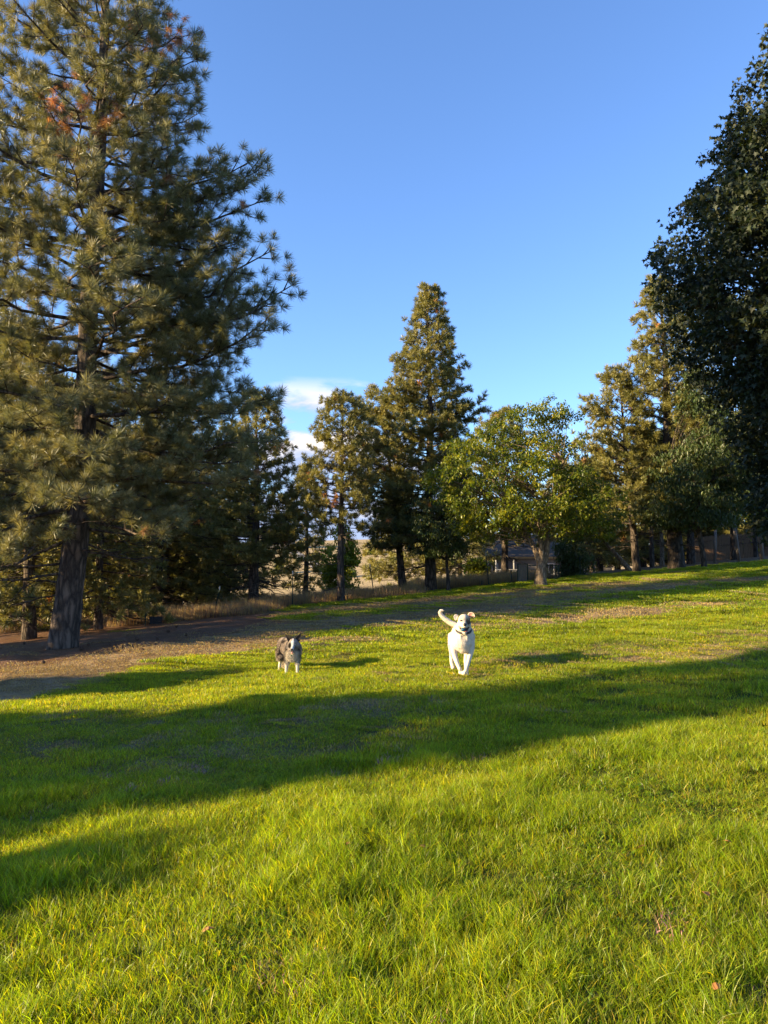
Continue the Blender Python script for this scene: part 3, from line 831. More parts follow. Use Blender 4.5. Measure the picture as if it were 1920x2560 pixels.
def tree(name, label, cat, bx, Y, prof, csrc, ncl, seed, trunks, bark_m, gap=.42, shell=.55, depth=1.0, limbs=50, scale=(.8, 1.25), sx=None, gscale=.55, group=None, twigs=0, flat=1):
    """prof (py, left px, right px); trunks: list of polylines ((dx, dy, z), radius)"""
    g = np.random.default_rng(seed); x0 = px2x(bx, Y, 1.2) if sx is None else sx; z0 = G(x0, Y)
    root = empty(name, (x0, Y, z0), label=label, cat=cat, group=group)
    pr = []
    for py, lx, rx in prof:
        zz = P(0, py, Y)[1]; pr.append((zz - z0, px2x(lx, Y, zz) - x0, px2x(rx, Y, zz) - x0))
    pr.sort(); pz, pl, pq = [np.array(c) for c in zip(*pr)]
    stems = []
    for ti_, tr in enumerate(trunks):
        pts = np.array([q[0] for q in tr], float); rd = np.array([q[1] for q in tr], float)
        # resample smoothly
        s = np.linspace(0, len(pts) - 1, len(pts) * 6); ii = np.arange(len(pts))
        P2 = np.stack([np.interp(s, ii, pts[:, k]) for k in range(3)], 1); kk = np.array([.25, .5, .25])
        for _ in range(3):
            Q = P2.copy(); Q[1:-1] = .25 * P2[:-2] + .5 * P2[1:-1] + .25 * P2[2:]; P2 = Q
        r2 = np.interp(s, ii, rd)
        link('trunk', trunk_mesh('trunk', P2, r2, 14, seed + ti_, .35 if ti_ == 0 else 0, .05), M[bark_m], root); stems.append((P2, r2))
    # clump centres in the envelope
    pts = []
    tries = 0
    wz = np.maximum(pq - pl, .05); zs = np.linspace(pz[0], pz[-1], 60); ws = np.interp(zs, pz, wz) ** 1.7; ws /= ws.sum()
    while len(pts) < ncl and tries < ncl * 30:
        tries += 1; z = g.choice(zs, p=ws) + g.uniform(-.5, .5) * (zs[1] - zs[0])
        l_, r_ = np.interp(z, pz, pl), np.interp(z, pz, pq); c = (l_ + r_) / 2; h = (r_ - l_) / 2
        a = g.random() * 6.283; rr = g.random() ** (shell) * 1.03
        x = c + h * rr * math.cos(a); y = h * depth * rr * math.sin(a)
        nz = mnoise.noise(Vector((x * gscale + seed, y * gscale, z * gscale * 1.3)))
        nz2 = mnoise.noise(Vector((x * gscale * 2.7 + seed, y * gscale * 2.7, z * gscale * 3.1)))
        if nz * .7 + nz2 * .45 + .5 < gap + .12 * (rr > .85): continue
        pts.append((x, y, z))
    pts = np.array(pts)
    tb = Tubes(); allst = np.concatenate([s[0] for s in stems]); allr = np.concatenate([s[1] for s in stems])
    for i in g.choice(len(pts), min(limbs, len(pts)), replace=False):
        e = pts[i]; cand = allst[:, 2] < e[2] - .15 * abs(e[2]) 
        if not cand.any(): cand[:] = True
        dd = np.linalg.norm(allst - e, axis=1) + (allst[:, 2] * -.25); dd[~cand] = 1e9; j = int(np.argmin(dd)); s0 = allst[j]
        mid = (s0 + e) / 2 + g.normal(0, .12, 3) * np.linalg.norm(e - s0) * .5 + np.array([0, 0, .06 * np.linalg.norm(e - s0)])
        t = np.linspace(0, 1, 6)[:, None]; pp = (1 - t) ** 2 * s0 + 2 * t * (1 - t) * mid + t * t * e
        r_ = min(allr[j] * .6, .012 + .011 * np.linalg.norm(e - s0)); tb.add(pp, r_ * (1 - .8 * t[:, 0]), 5)
        for q in range(4):
            tq = g.uniform(.4, 1); p0 = (1 - tq) ** 2 * s0 + 2 * tq * (1 - tq) * mid + tq * tq * e
            near = pts[np.argsort(np.linalg.norm(pts - p0, axis=1))[g.integers(1, 9)]]
            tb.add(np.array([p0, (p0 + near) / 2 + g.normal(0, .04, 3), near]), [r_ * .3, r_ * .22, .004], 3)
    link('limbs', tb.mesh('limbs'), M[bark_m], root, kind='stuff')
    n = len(pts); rot = np.stack([g.normal(0, .35, n), g.normal(0, .35, n), g.random(n) * 6.283], 1)
    sc = g.uniform(*scale, n)[:, None] * np.ones((1, 3)); sc[:, 2] *= flat
    gn_scatter('crown', pts, rot, sc, g.integers(0, len(csrc), n), csrc, root, kind='stuff')
    return root


# fruit tree with a forked pale trunk
tree('fruit_tree', 'spreading green fruit tree with forked pale trunk and sunlit yellow-green leaves, right of centre', 'tree', 1352, 28,
     [(985, 1360, 1400), (1010, 1300, 1410), (1035, 1240, 1470), (1075, 1190, 1465), (1105, 1120, 1445), (1150, 1085, 1450), (1200, 1065, 1520), (1250, 1075, 1560), (1300, 1120, 1560), (1345, 1170, 1520)],
     C_FRUIT, 1900, 500, [[((0, 0, -.15), .24), ((0, 0, .3), .19), ((.03, 0, .75), .17), ((.05, 0, .95), .16)],
                         [((.0, 0, .85), .14), ((-.2, .05, 1.4), .09), ((-.5, .1, 2.0), .07), ((-.9, .2, 2.8), .05)],
                         [((.05, 0, .85), .13), ((.02, -.1, 1.5), .09), ((-.1, -.1, 2.2), .08), ((-.1, 0, 3.4), .05)],
                         [((.1, 0, .85), .14), ((.26, .05, 1.35), .11), ((.22, 0, 2.2), .09), ((.4, 0, 3.2), .06), ((.9, 0, 4.6), .03)]],
     'bark_pale', gap=.50, shell=.38, depth=.8, limbs=150, gscale=1.05, scale=(.75, 1.15))
# the dark maple
YM = 22.0
xm = px2x(2150, YM, 2)
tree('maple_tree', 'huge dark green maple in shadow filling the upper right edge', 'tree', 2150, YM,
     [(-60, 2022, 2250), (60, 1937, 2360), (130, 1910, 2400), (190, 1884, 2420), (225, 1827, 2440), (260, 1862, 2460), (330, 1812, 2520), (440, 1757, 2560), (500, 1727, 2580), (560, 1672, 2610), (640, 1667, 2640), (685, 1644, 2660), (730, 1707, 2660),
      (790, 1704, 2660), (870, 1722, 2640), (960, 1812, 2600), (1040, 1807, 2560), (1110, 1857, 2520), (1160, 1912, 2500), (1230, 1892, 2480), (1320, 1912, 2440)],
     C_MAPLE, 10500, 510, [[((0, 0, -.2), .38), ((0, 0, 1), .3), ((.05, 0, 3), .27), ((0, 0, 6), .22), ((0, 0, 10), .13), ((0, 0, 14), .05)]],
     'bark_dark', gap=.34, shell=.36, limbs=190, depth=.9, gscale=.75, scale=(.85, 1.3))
# second broadleaf with drooping leaves and a bent trunk
tree('locust_tree', 'broadleaf tree with drooping narrow leaves and bent dark trunk, left of the two wooden posts', 'tree', 1762, 31,
     [(930, 1705, 1760), (980, 1690, 1790), (1040, 1700, 1830), (1100, 1680, 1880), (1160, 1640, 1900), (1220, 1610, 1910), (1270, 1590, 1900), (1310, 1620, 1890)],
     C_LOC, 1700, 520, [[((0, 0, -.2), .13), ((-.03, 0, .5), .10), ((-.10, 0, 1.0), .10), ((-.22, 0, 1.7), .09), ((-.45, 0, 2.3), .07), ((-.9, 0, 3.2), .05), ((-1.2, 0, 4.6), .03)],
                        [((-.12, 0, 1.3), .07), ((-.7, 0, 1.85), .05), ((-1.5, .1, 2.05), .04), ((-2.4, .1, 2.5), .02)]],
     'bark_dark', gap=.40, shell=.42, limbs=80, scale=(.8, 1.2))
tree('locust_tree', 'small olive-leaved tree with slender grey trunk on the lawn edge left of the fence', 'tree', 1122, 33,
     [(1215, 1080, 1130), (1250, 1020, 1170), (1300, 990, 1190), (1350, 985, 1190), (1385, 1010, 1180)],
     C_LOC, 520, 530, [[((0, 0, -.1), .10), ((-.04, 0, .6), .075), ((-.1, 0, 1.4), .06), ((-.14, 0, 2.3), .04), ((-.2, 0, 4), .02)]],
     'bark', gap=.44, shell=.5, limbs=40, scale=(.7, 1.1))
tree('poplar_tree', 'bright yellow-green leafy tree seen behind the slim sparse pine', 'tree', 862, 46,
     [(1275, 825, 850), (1310, 815, 870), (1360, 800, 890), (1420, 805, 900), (1470, 815, 895), (1495, 830, 880)],
     C_YEL, 420, 540, [[((0, 0, -.2), .10), ((0, 0, 1.5), .08), ((0, 0, 4), .03)]], 'bark_pale', gap=.42, shell=.5, limbs=30)
tree('poplar_tree', 'low yellow-green leafy tree at the far right edge above the wooden fence', 'tree', 1905, 44,
     [(1270, 1880, 1940), (1310, 1850, 1980), (1350, 1840, 1990), (1375, 1850, 1980)],
     C_YEL, 260, 541, [[((0, 0, -.2), .10), ((0, 0, 1.5), .08), ((0, 0, 3), .03)]], 'bark_dark', gap=.42, shell=.5, limbs=24)
tree('shrub', 'dark low shrub under the fruit tree, in front of the grey house', 'shrub', 1440, 37,
     [(1330, 1420, 1460), (1370, 1390, 1500), (1410, 1395, 1500), (1440, 1400, 1490)],
     C_LOC, 200, 542, [[((0, 0, -.1), .05), ((0, 0, .8), .04), ((0, 0, 1.8), .02)]], 'bark_dark', gap=.46, shell=.6, limbs=30)
tree('shrub', 'yellowing bush beyond the fence beside the small olive-leaved tree', 'shrub', 1180, 41,
     [(1395, 1165, 1195), (1415, 1150, 1215), (1440, 1150, 1215), (1465, 1155, 1210)],
     C_YEL, 110, 543, [[((0, 0, -.1), .04), ((0, 0, .5), .03), ((0, 0, 1.3), .02)]], 'bark_dark', gap=.46, shell=.6, limbs=20)
# hillside bushes far away
WHB = ['just left of the track', 'near the far end of the track', 'behind the slim pine', 'right of the slim pine', 'behind the bushy pine trunk', 'farthest to the right', 'farthest to the left']
for i, (bx, Y, hpx, wpx) in enumerate(((700, 120, 26, 40), (790, 140, 18, 30), (870, 110, 28, 40), (930, 150, 16, 34), (610, 150, 20, 40), (1130, 120, 20, 40), (550, 100, 30, 46))):
    x = px2x(bx, Y, 5); z = G(x, Y); pyb = 1430 - (z - EYE) / Y * F
    tree('shrub', 'dull green bush on the golden hillside, ' + WHB[i], 'shrub', bx, Y, [(pyb - hpx, bx - wpx * .2, bx + wpx * .2), (pyb - hpx * .5, bx - wpx * .5, bx + wpx * .5), (pyb, bx - wpx * .5, bx + wpx * .5)],
         C_FRUIT, 60, 560 + i, [[((0, 0, -.2), .1), ((0, 0, .6), .08), ((0, 0, 1.2), .03)]], 'bark_dark', gap=.3, scale=(2.2, 3.2), limbs=4, group='bushes on the golden hillside')

# ---------------------------------------------------------------- tall dry grass, needle litter, cones
def stalks(n, rad, h0, h1, w, seed):
    v, f, t = blades(n, rad, h0, h1, w, .35, seed, 3, 0)
    g = np.random.default_rng(seed + 5); m_ = n // 2
    return v, f, t


SD = []
for i in range(3):
    v, f, t = stalks(160, .45, .25, .62, .010, 600 + i); SD.append(src('tall_dry_grass', v, f, M['straw_stalk'], t))


def dry_belt():
    P_ = []
    for (x0, x1, y0, y1, sp) in ((-9.5, -4.2, 28.2, 33.5, .42), (-4.2, 1.3, 32.3, 36, .45), (1.5, 6.6, 35.4, 46, .42), (6.6, 8, 36.5, 46, .6), (-16, -9.5, 31, 38, .8), (-9, 2, 36, 52, 1.0)):
        a = np.arange(x0, x1, sp); b = np.arange(y0, y1, sp); X, Yy = np.meshgrid(a, b); P_.append(np.stack([X.ravel(), Yy.ravel()], 1))
    p = np.concatenate(P_); p += (rng.random(p.shape) - .5) * .6; n = len(p); z = ground(p[:, 0], p[:, 1])
    s = .7 + .6 * rng.random(n); lo = p[:, 0] < 1.3
    gn_scatter('dry_grass', np.stack([p[:, 0], p[:, 1], z], 1), np.stack([np.zeros(n), np.zeros(n), rng.random(n) * 6.28], 1), np.stack([np.ones(n), np.ones(n), np.where(lo, s * .95, s * 1.1)], 1), rng.integers(0, 3, n), SD,
               kind='stuff', label='tall straw-coloured dry grass growing along the fence line', cat='dry grass')


dry_belt()


def litter():
    v, f, t = blades(260, .30, .004, .03, .005, 9.0, 650, 1, 0)
    s1 = src('needle_litter', v, f, M['litterleaf'], t * .8)
    v, f, t = blades(260, .30, .004, .035, .005, 7.0, 651, 1, 0)
    s2 = src('needle_litter', v, f, M['straw_stalk'], t * .75)
    xs_ = np.arange(-13, 3, .34); ys_ = np.arange(13, 34, .34); X, Yy = np.meshgrid(xs_, ys_); p = np.stack([X.ravel(), Yy.ravel()], 1); p += (rng.random(p.shape) - .5) * .3
    st = straw_mask(p[:, 0], p[:, 1]) + .5 * dry_mask(p[:, 0], p[:, 1]); p = p[rng.random(len(p)) < st]; n = len(p)
    gn_scatter('needle_litter', np.stack([p[:, 0], p[:, 1], ground(p[:, 0], p[:, 1]) + .012], 1), np.stack([np.zeros(n), np.zeros(n), rng.random(n) * 6.28], 1), np.ones((n, 3)), (rng.random(n) < .3).astype(int), [s1, s2],
               kind='stuff', label='reddish brown fallen pine needles spread under the tallest pine', cat='needle litter')


litter()
M['cone'] = simple('pine_cone', [(.3, (.045, .025, .015)), (.7, (.12, .07, .045))], 40, .85, .5)
cm = MB(); cm.ell((0, 0, .045), (.055, .055, .06), None, 10, 7)
for a in range(9):
    for k in range(4):
        an = a * .698 + k * .35; zz = .02 + k * .022; rr = .052 - .008 * k
        cm.box((math.cos(an) * rr, math.sin(an) * rr, zz), (.026, .02, .01), an)
cone_me = cm.mesh('pine_cone'); cone_me.materials.append(M['cone'])
for (px, py) in ((155 + 70, 1617), (205, 1628), (340, 1602), (300, 1632), (108, 1664), (352, 1630), (272, 1616), (465, 1592), (440, 1570), (60, 1612), (395, 1600), (420, 1582)):
    Y = 18.0
    for _ in range(12):
        x = px2x(px, Y, 0); z = G(x, Y); pyc = 1280 - F * math.tan(math.atan2(z - EYE, Y) - PITCH); Y *= 1 + (pyc - py) / -260 * -.9 if abs(pyc - py) > 1 else 1
        Y = min(max(Y, 12), 30)
    o = bpy.data.objects.new('pine_cone', cone_me); COL.objects.link(o); o.location = (x, Y, G(x, Y) - .005); o.rotation_euler = (random.uniform(.8, 1.5), 0, random.uniform(0, 6)); o.scale = [random.uniform(.6, .8)] * 3
    o.location.z += .045
    tag(o, 'small dark pine cone lying on the reddish needle bed under the tallest pine', 'pine cone', 'pine cones on the needle bed')
lv = np.array([(0, 0, 0), (.03, .02, .012), (.035, .05, .02), (0, .1, .0), (-.03, .055, .018), (-.028, .02, .01)]); lf = MB(); lf.v = [tuple(q) for q in lv] + [tuple(q + np.array([0, 0, -.0015])) for q in lv]
lf.f = [(0, 1, 2, 3, 4, 5), (11, 10, 9, 8, 7, 6)] + [(i, i + 6, (i + 1) % 6 + 6, (i + 1) % 6) for i in range(6)]
leaf_me = lf.mesh('fallen_leaf'); leaf_me.materials.append(M['litterleaf'])
at_ = leaf_me.attributes.new('tone', 'FLOAT_COLOR', 'POINT'); at_.data.foreach_set('color', np.ones(12 * 4, np.float32))


def ground_at(px, py):
    """walk a view ray down to the ground"""
    u = (px - 960) / F; v = (1280 - py) / F; Y = 1.5
    while Y < 60:
        x, z = P(px, py, Y)
        if z <= G(x, Y): return x, Y
        Y += .03
    return x, Y


for (px, py, wh) in ((868, 2147, 'left of the middle, beyond the dark tufts'), (1830, 2140, 'farthest one at the right'), (1050, 2145, 'just right of the middle'), (1595, 2160, 'standing between bright tufts at right'),
                     (505, 2370, 'nearest one on the left'), (1775, 2285, 'midway down the right side'), (1780, 2520, 'in the bottom right corner')):
    x, Y = ground_at(px, py); o = bpy.data.objects.new('fallen_leaf', leaf_me); COL.objects.link(o)
    o.location = (x, Y, G(x, Y) + .06); o.rotation_euler = (random.uniform(-.4, .6), random.uniform(-.5, .5), random.uniform(0, 6)); o.scale = [random.uniform(.3, .5)] * 3
    tag(o, 'small brown fallen leaf in the lawn, ' + wh, 'fallen leaf', 'fallen leaves on the lawn')

# ---------------------------------------------------------------- fence posts, wires, gate, crate
M['green_metal'] = simple('green_steel', [(.3, (.015, .03, .022)), (.7, (.035, .06, .045))], 20, .55, .1, metal=.3)
M['white_paint'] = simple('white_paint', [(.3, (.50, .48, .45)), (.7, (.66, .64, .60))], 12, .6, .1)
M['wire'] = simple('wire', [(.3, (.10, .10, .09)), (.7, (.2, .2, .18))], 20, .5, 0, metal=.8)
M['old_wood'] = simple('weathered_wood', [(.3, (.12, .10, .085)), (.6, (.24, .20, .165)), (.8, (.32, .28, .23))], 9, .9, .5, stretch=(6, 6, .6))
M['brown_wood'] = simple('brown_fence_wood', [(.3, (.10, .055, .03)), (.6, (.19, .11, .06)), (.8, (.27, .16, .09))], 7, .85, .4, stretch=(6, 6, .5))
M['dark_plastic'] = simple('dark_crate_plastic', [(.3, (.018, .018, .02)), (.7, (.05, .05, .052))], 14, .6, .1)


def tpost(px, pyb, pyt, Y, label, pxt=None, white=True):
    x = px2x(px, Y, 0); z = G(x, Y); h = (pyb - pyt) / F * Y; lean_ = ((pxt or px) - px) / F * Y
    r = empty('fence_post', (x, Y, z), label=label, cat='fence post', group='steel posts of the wire fence')
    pts = [(0, 0, -.1), (lean_ * .5, 0, h * .5), (lean_, 0, h - .14)]
    m_ = MB(); m_.tube(pts, .022, 6)
    for k in range(8):
        t = .15 + .75 * k / 8; m_.box((lean_ * t, -.024, h * t), (.022, .012, .012))
    m_.build('post_shaft', M['green_metal'], r)
    if white: MB().tube([(lean_ * .985, 0, h - .14), (lean_ * 1.01, 0, h)], .024, 6).build('white_tip', M['white_paint'], r)
    return Vector((x + lean_, Y, z + h))


posts = [tpost(363, 1562, 1520, 26.5, 'short dark steel post beside the slatted crate', 365, False),
         tpost(535, 1541, 1465, 29, 'leaning white-tipped steel post in tall dry grass left of the bushy pine trunk', 548),
         tpost(731, 1530, 1440, 31.5, 'straight thin steel fence post between the bushy pine and the slim pine'),
         tpost(936, 1508, 1422, 33, 'leaning steel fence post with white tip right of the slim pine trunk', 925),
         tpost(1205, 1475, 1451, 34.6, 'short dark post at the foot of the golden grass', 1205, False),
         tpost(1223, 1474, 1389, 34.4, 'tall thin post leaning slightly left in front of the golden grass', 1216),
         tpost(1281, 1466, 1422, 34.4, 'thin dark post just left of the framed wooden gate panel', 1278, False),
         tpost(1453, 1443, 1388, 36, 'dark thin post in front of the grey house, right of the fruit tree trunk', 1451, False),
         tpost(1422, 1446, 1392, 37, 'thin post behind the fruit tree in front of the house windows', 1422, False)]
wr = empty('wire_fence', (0, 33, 0), label='thin wires strung between the steel posts along the lawn edge', cat='wire fence')
for a, b, nm in ((1, 2, 0), (2, 3, 0), (3, 5, 0), (5, 6, 0), (6, 8, 0), (8, 7, 0)):
    for fr in (0, .3, .6):
        A, B = posts[a].copy(), posts[b].copy(); A.z -= .18 + fr; B.z -= .18 + fr * (.6 if b in (6, 4) else 1); A -= wr.location; B -= wr.location
        mid = (A + B) / 2; mid.z -= .04
        MB().tube([A, mid, B], .004, 4, False).build('wire', M['wire'], wr)
# gate
Yg = 34.2; xg = px2x(1307, Yg, 1); zg = G(xg, Yg)
gt = empty('gate', (xg, Yg, zg), label='small dark-framed wooden gate panel at the left of the fruit tree trunk', cat='gate')
MB().box((-.22, 0, .40), (.045, .045, .95)).build('frame_post', M['green_metal'], gt); MB().box((.22, 0, .40), (.045, .045, .95)).build('frame_post', M['green_metal'], gt)
MB().box((0, 0, .855), (.395, .04, .04)).build('top_rail', M['green_metal'], gt)
for k in range(3): MB().box((-.135 + .13 * k, .002, .41), (.118, .022, .80)).build('board', M['old_wood'], gt)
rl = empty('fence_rail', (xg, Yg, zg), label='low dark rail running right from the gate panel behind the fruit tree trunk', cat='fence rail')
MB().box((.95, 0, .80), (1.35, .04, .04)).build('rail_bar', M['green_metal'], rl); MB().box((1.6, 0, .38), (.04, .04, .80)).build('rail_post', M['green_metal'], rl)
# crate of slats
Yc = 27.0; xc = px2x(390, Yc, 0); zc_ = G(xc, Yc)
cr = empty('crate', (xc, Yc, zc_), .12, label='small black slatted crate standing on the needle bed at the edge of the dry grass', cat='crate')
MB().box((0, .10, .13), (.40, .012, .24)).build('back_panel', M['dark_plastic'], cr)
for k in range(7): MB().box((-.18 + .06 * k, -.10, .14), (.038, .014, .27)).build('slat', M['dark_plastic'], cr)
MB().box((0, -.085, .255), (.42, .014, .03)).box((0, -.085, .03), (.42, .014, .03)).build('frame', M['dark_plastic'], cr)
for sx_ in (-.20, .20): MB().box((sx_, 0.01, .13), (.014, .17, .25)).build('side_panel', M['dark_plastic'], cr)


def wpost(px, pyb, pyt, Y, r, label, pxt):
    x = px2x(px, Y, 1.5); z = G(x, Y); h = (pyb - pyt) / F * Y; ln = (pxt - px) / F * Y
    o = MB().tube([(0, 0, -.15), (ln * .5 + .01, 0, h * .5), (ln, 0, h)], [r, r * .97, r * .92], 12, True, lambda i, k, an, p: 1 + .05 * math.sin(3 * an + i)).build('wooden_post', M['old_wood'], None, True, (x, Y, z))
    tag(o, label, 'post', 'round wooden posts at the right edge of the lawn')


wpost(1787, 1411, 1327, 36, .065, 'shortest weathered wooden post, first from the left in front of the wooden fence', 1792)
wpost(1850, 1412, 1313, 35, .075, 'pale leaning wooden post in the middle, top tilting left beside a dark trunk', 1838)
wpost(1908, 1410, 1302, 34, .09, 'thickest grey wooden post nearest the right edge', 1901)
# board fence at the right
bf = empty('board_fence', (px2x(1850, 43, 2), 43, G(px2x(1850, 43, 2), 43)), label='brown upright board fence behind the trunks at the right edge', cat='fence')
x_a, x_b = px2x(1735, 43, 2) - bf.location.x, px2x(2100, 43, 2) - bf.location.x
bw = .15; nbd = int((x_b - x_a) / bw); bm_ = MB().box((0, 0, .75), (bw * .93, .022, 1.5)).mesh('board'); bm_.materials.append(M['brown_wood'])
for k in range(nbd):
    x = x_a + k * bw; o = bpy.data.objects.new('board', bm_); COL.objects.link(o); o.parent = bf
    o.location = (x, random.uniform(-.006, .006), G(x + bf.location.x, 43) - bf.location.z - .08 + random.uniform(-.03, .03)); o.rotation_euler = (0, random.uniform(-.015, .015), 0)
for zr in (.35, 1.1):
    MB().tube([(x_a, .045, G(x_a + bf.location.x, 43) - bf.location.z + zr), (x_b, .045, G(x_b + bf.location.x, 43) - bf.location.z + zr)], .035, 4).build('rail', M['brown_wood'], bf)

# ---------------------------------------------------------------- houses
M['siding'] = simple('grey_siding', [(.3, (.17, .15, .135)), (.7, (.23, .205, .185))], 3, .8, .1)
M['siding2'] = simple('brown_siding', [(.3, (.20, .145, .105)), (.7, (.27, .20, .15))], 3, .8, .1)
M['roofing'] = simple('grey_shingle', [(.3, (.05, .038, .028)), (.7, (.10, .078, .058))], 16, .9, .4)
mg, n_g, l_g, p_g = mat('window_glass'); p_g.inputs['Base Color'].default_value = (.05, .06, .07, 1); p_g.inputs['Roughness'].default_value = .06; p_g.inputs['Metallic'].default_value = .35
M['glass'] = mg


def siding(x0, x1, y, z0, z1, m, parent):
    h = .19; n = int((z1 - z0) / h)
    for k in range(n + 1):
        a = z0 + k * h; b = min(a + h - .004, z1)
        if b - a < .03: continue
        MB().box(((x0 + x1) / 2, y - .012, (a + b) / 2), (x1 - x0, .024 + .001 * (k % 2), b - a)).build('siding_board', m, parent)


def window(x, y, z, w, h, parent):
    f = MB().box((x, y, z + h / 2 + .04), (w + .16, .06, .08)).box((x, y, z - h / 2 - .04), (w + .16, .07, .08)).box((x - w / 2 - .04, y, z), (.08, .06, h)).box((x + w / 2 + .04, y, z), (.08, .06, h)).box((x, y - .003, z), (.04, .04, h)).build('window', M['white_paint'], parent)
    MB().box((x, y + .01, z), (w, .02, h)).build('pane', M['glass'], f)


Yh = 60.0; hx0, hx1 = px2x(1222, Yh, 2), px2x(1530, Yh, 2); hz = -.6
ho = empty('house', ((hx0 + hx1) / 2, Yh, hz), label='single-storey grey-brown house with white trim half hidden behind the fruit tree', cat='house')
w2 = (hx1 - hx0) / 2; ZE = P(0, 1392, Yh)[1] - hz
mbw = MB(); mbw.box((0, 4.0, ZE / 2), (2 * w2, 7.9, ZE)).build('wall', M['siding'], ho)
siding(-w2, w2, .03, 0, ZE - .15, M['siding'], ho)
MB().box((0, -.02, ZE - .06), (2 * w2 + .5, .12, .14)).build('eave_board', M['white_paint'], ho)
rf = MB(); rf.v = [(-w2 - .4, -.5, ZE), (w2 + .4, -.5, ZE), (w2 + .4, 8.4, ZE), (-w2 - .4, 8.4, ZE), (-w2 - .4, 3.9, ZE + 1.9), (w2 + .4, 3.9, ZE + 1.9)]
rf.f = [(0, 1, 5, 4), (2, 3, 4, 5), (0, 4, 3), (1, 2, 5), (3, 2, 1, 0)]; rf.build('roof', M['roofing'], ho)
for px, wd in ((1237, .35), (1372, .7), (1432, .9), (1452, .5)):
    window(px2x(px, Yh, 2) - ho.location.x, -.0, ZE - .95, wd, .75, ho)
# gabled porch with the deck railing
Yp = 56.0; dx0, dx1 = px2x(1243, Yp, 2), px2x(1294, Yp, 2)
dk = empty('deck', ((dx0 + dx1) / 2, Yp, hz), label='raised deck with white railing in front of the house, behind the golden grass', cat='deck')
wd = (dx1 - dx0) / 2 + .1; zt = P(0, 1424, Yp)[1] - hz; zd = zt - .75
MB().box((0, 1.5, zd - .1), (2 * wd + .1, 3.0, .14)).build('deck_floor', M['old_wood'], dk)
for sx_ in (-wd, wd): MB().box((sx_, 0, (zt) / 2), (.09, .09, zt)).build('deck_post', M['white_paint'], dk)
MB().box((0, 0, zt), (2 * wd - .1, .10, .05)).build('top_rail', M['white_paint'], dk); MB().box((0, 0, zd + .08), (2 * wd - .1, .06, .05)).build('bottom_rail', M['white_paint'], dk)
bl = MB().box((0, 0, 0), (.035, .035, .62)).mesh('baluster'); bl.materials.append(M['white_paint']); nbl = 13
for k in range(nbl):
    o = bpy.data.objects.new('baluster', bl); COL.objects.link(o); o.parent = dk; o.location = (-wd + (k + 1) * 2 * wd / (nbl + 1), 0, (zd + zt) / 2 + .03)
MB().tube([(-wd, 0, zt), (-wd, 0, zt + .7)], .045, 4).tube([(wd * .55, 0, zt + .03), (wd * .55, 0, zt + .7)], .045, 4).build('porch_post', M['white_paint'], dk)
# white shed left of it
xs_, ys_ = px2x(1211, 58, 1.5), 58
sh = empty('shed', (xs_, ys_, hz), label='small bright white shed with lattice base left of the house corner', cat='shed')
MB().box((0, 1, 1.05), (.7, 1.9, 2.1)).build('wall', M['white_paint'], sh)
for k in range(5): MB().box((-.28 + .14 * k, -.02, .9), (.05, .03, .6)).build('lattice_slat', M['white_paint'], sh)
rr = MB(); rr.v = [(-.5, -.2, 2.1), (.5, -.2, 2.1), (.5, 2.2, 2.1), (-.5, 2.2, 2.1), (0, -.2, 2.5), (0, 2.2, 2.5)]; rr.f = [(0, 4, 5, 3), (1, 2, 5, 4), (0, 1, 4), (2, 3, 5), (3, 2, 1, 0)]; rr.build('roof', M['roofing'], sh)
# far house on the hill
Yf = 170; xf = px2x(688, Yf, 6); zf = G(xf, Yf)
fh = empty('house', (xf, Yf, zf), label='tiny grey house with low roof far off on the golden hillside', cat='house')
MB().box((0, 3, 1.2), (7.5, 6, 2.7)).build('wall', M['siding'], fh)
q = MB(); q.v = [(-4.2, -.6, 2.5), (4.2, -.6, 2.5), (4.2, 6.6, 2.5), (-4.2, 6.6, 2.5), (-4.2, 3, 4.0), (4.2, 3, 4.0)]; q.f = [(0, 1, 5, 4), (2, 3, 4, 5), (0, 4, 3), (1, 2, 5), (3, 2, 1, 0)]; q.build('roof', M['roofing'], fh)
for x in (-2.2, .4, 2.6): window(x, -.02, 1.4, .9, .9, fh)
# gravel track on the hillside
tv = []; 
for i in range(40):
    t = i / 39; yy = 62 + 110 * t; xx = -3.5 - 16 * t + 3 * math.sin(t * 4); 
    for s_ in (-1.1, 0, 1.1): tv.append((xx + s_, yy, G(xx + s_, yy) + .03))
tf = [(3 * i + j, 3 * i + j + 1, 3 * i + j + 4, 3 * i + j + 3) for i in range(39) for j in range(2)]
q = MB(); q.v = tv; q.f = tf; M['gravel'] = simple('gravel', [(.3, (.20, .18, .17)), (.7, (.32, .29, .27))], 4, .95, .3)
q.build('track', M['gravel'], kind='structure', label='pale gravel track crossing the golden hillside', cat='path')


# ---------------------------------------------------------------- dogs
def body_mesh(name, mb, voxel, smooth_it=6, colour=None, jitter=0.0):
    """fuse the shaped limbs and masses into one continuous skin"""
    tmp = bpy.data.objects.new('tmp_' + name, mb.mesh(name)); COL.objects.link(tmp)
    md = tmp.modifiers.new('r', 'REMESH'); md.mode = 'VOXEL'; md.voxel_size = voxel
    ms = tmp.modifiers.new('s', 'SMOOTH'); ms.factor = .5; ms.iterations = smooth_it
    dg = bpy.context.evaluated_depsgraph_get(); dg.update(); me = bpy.data.meshes.new_from_object(tmp.evaluated_get(dg)); bpy.data.objects.remove(tmp)
    me.name = name; me.polygons.foreach_set('use_smooth', [True] * len(me.polygons))
    return me


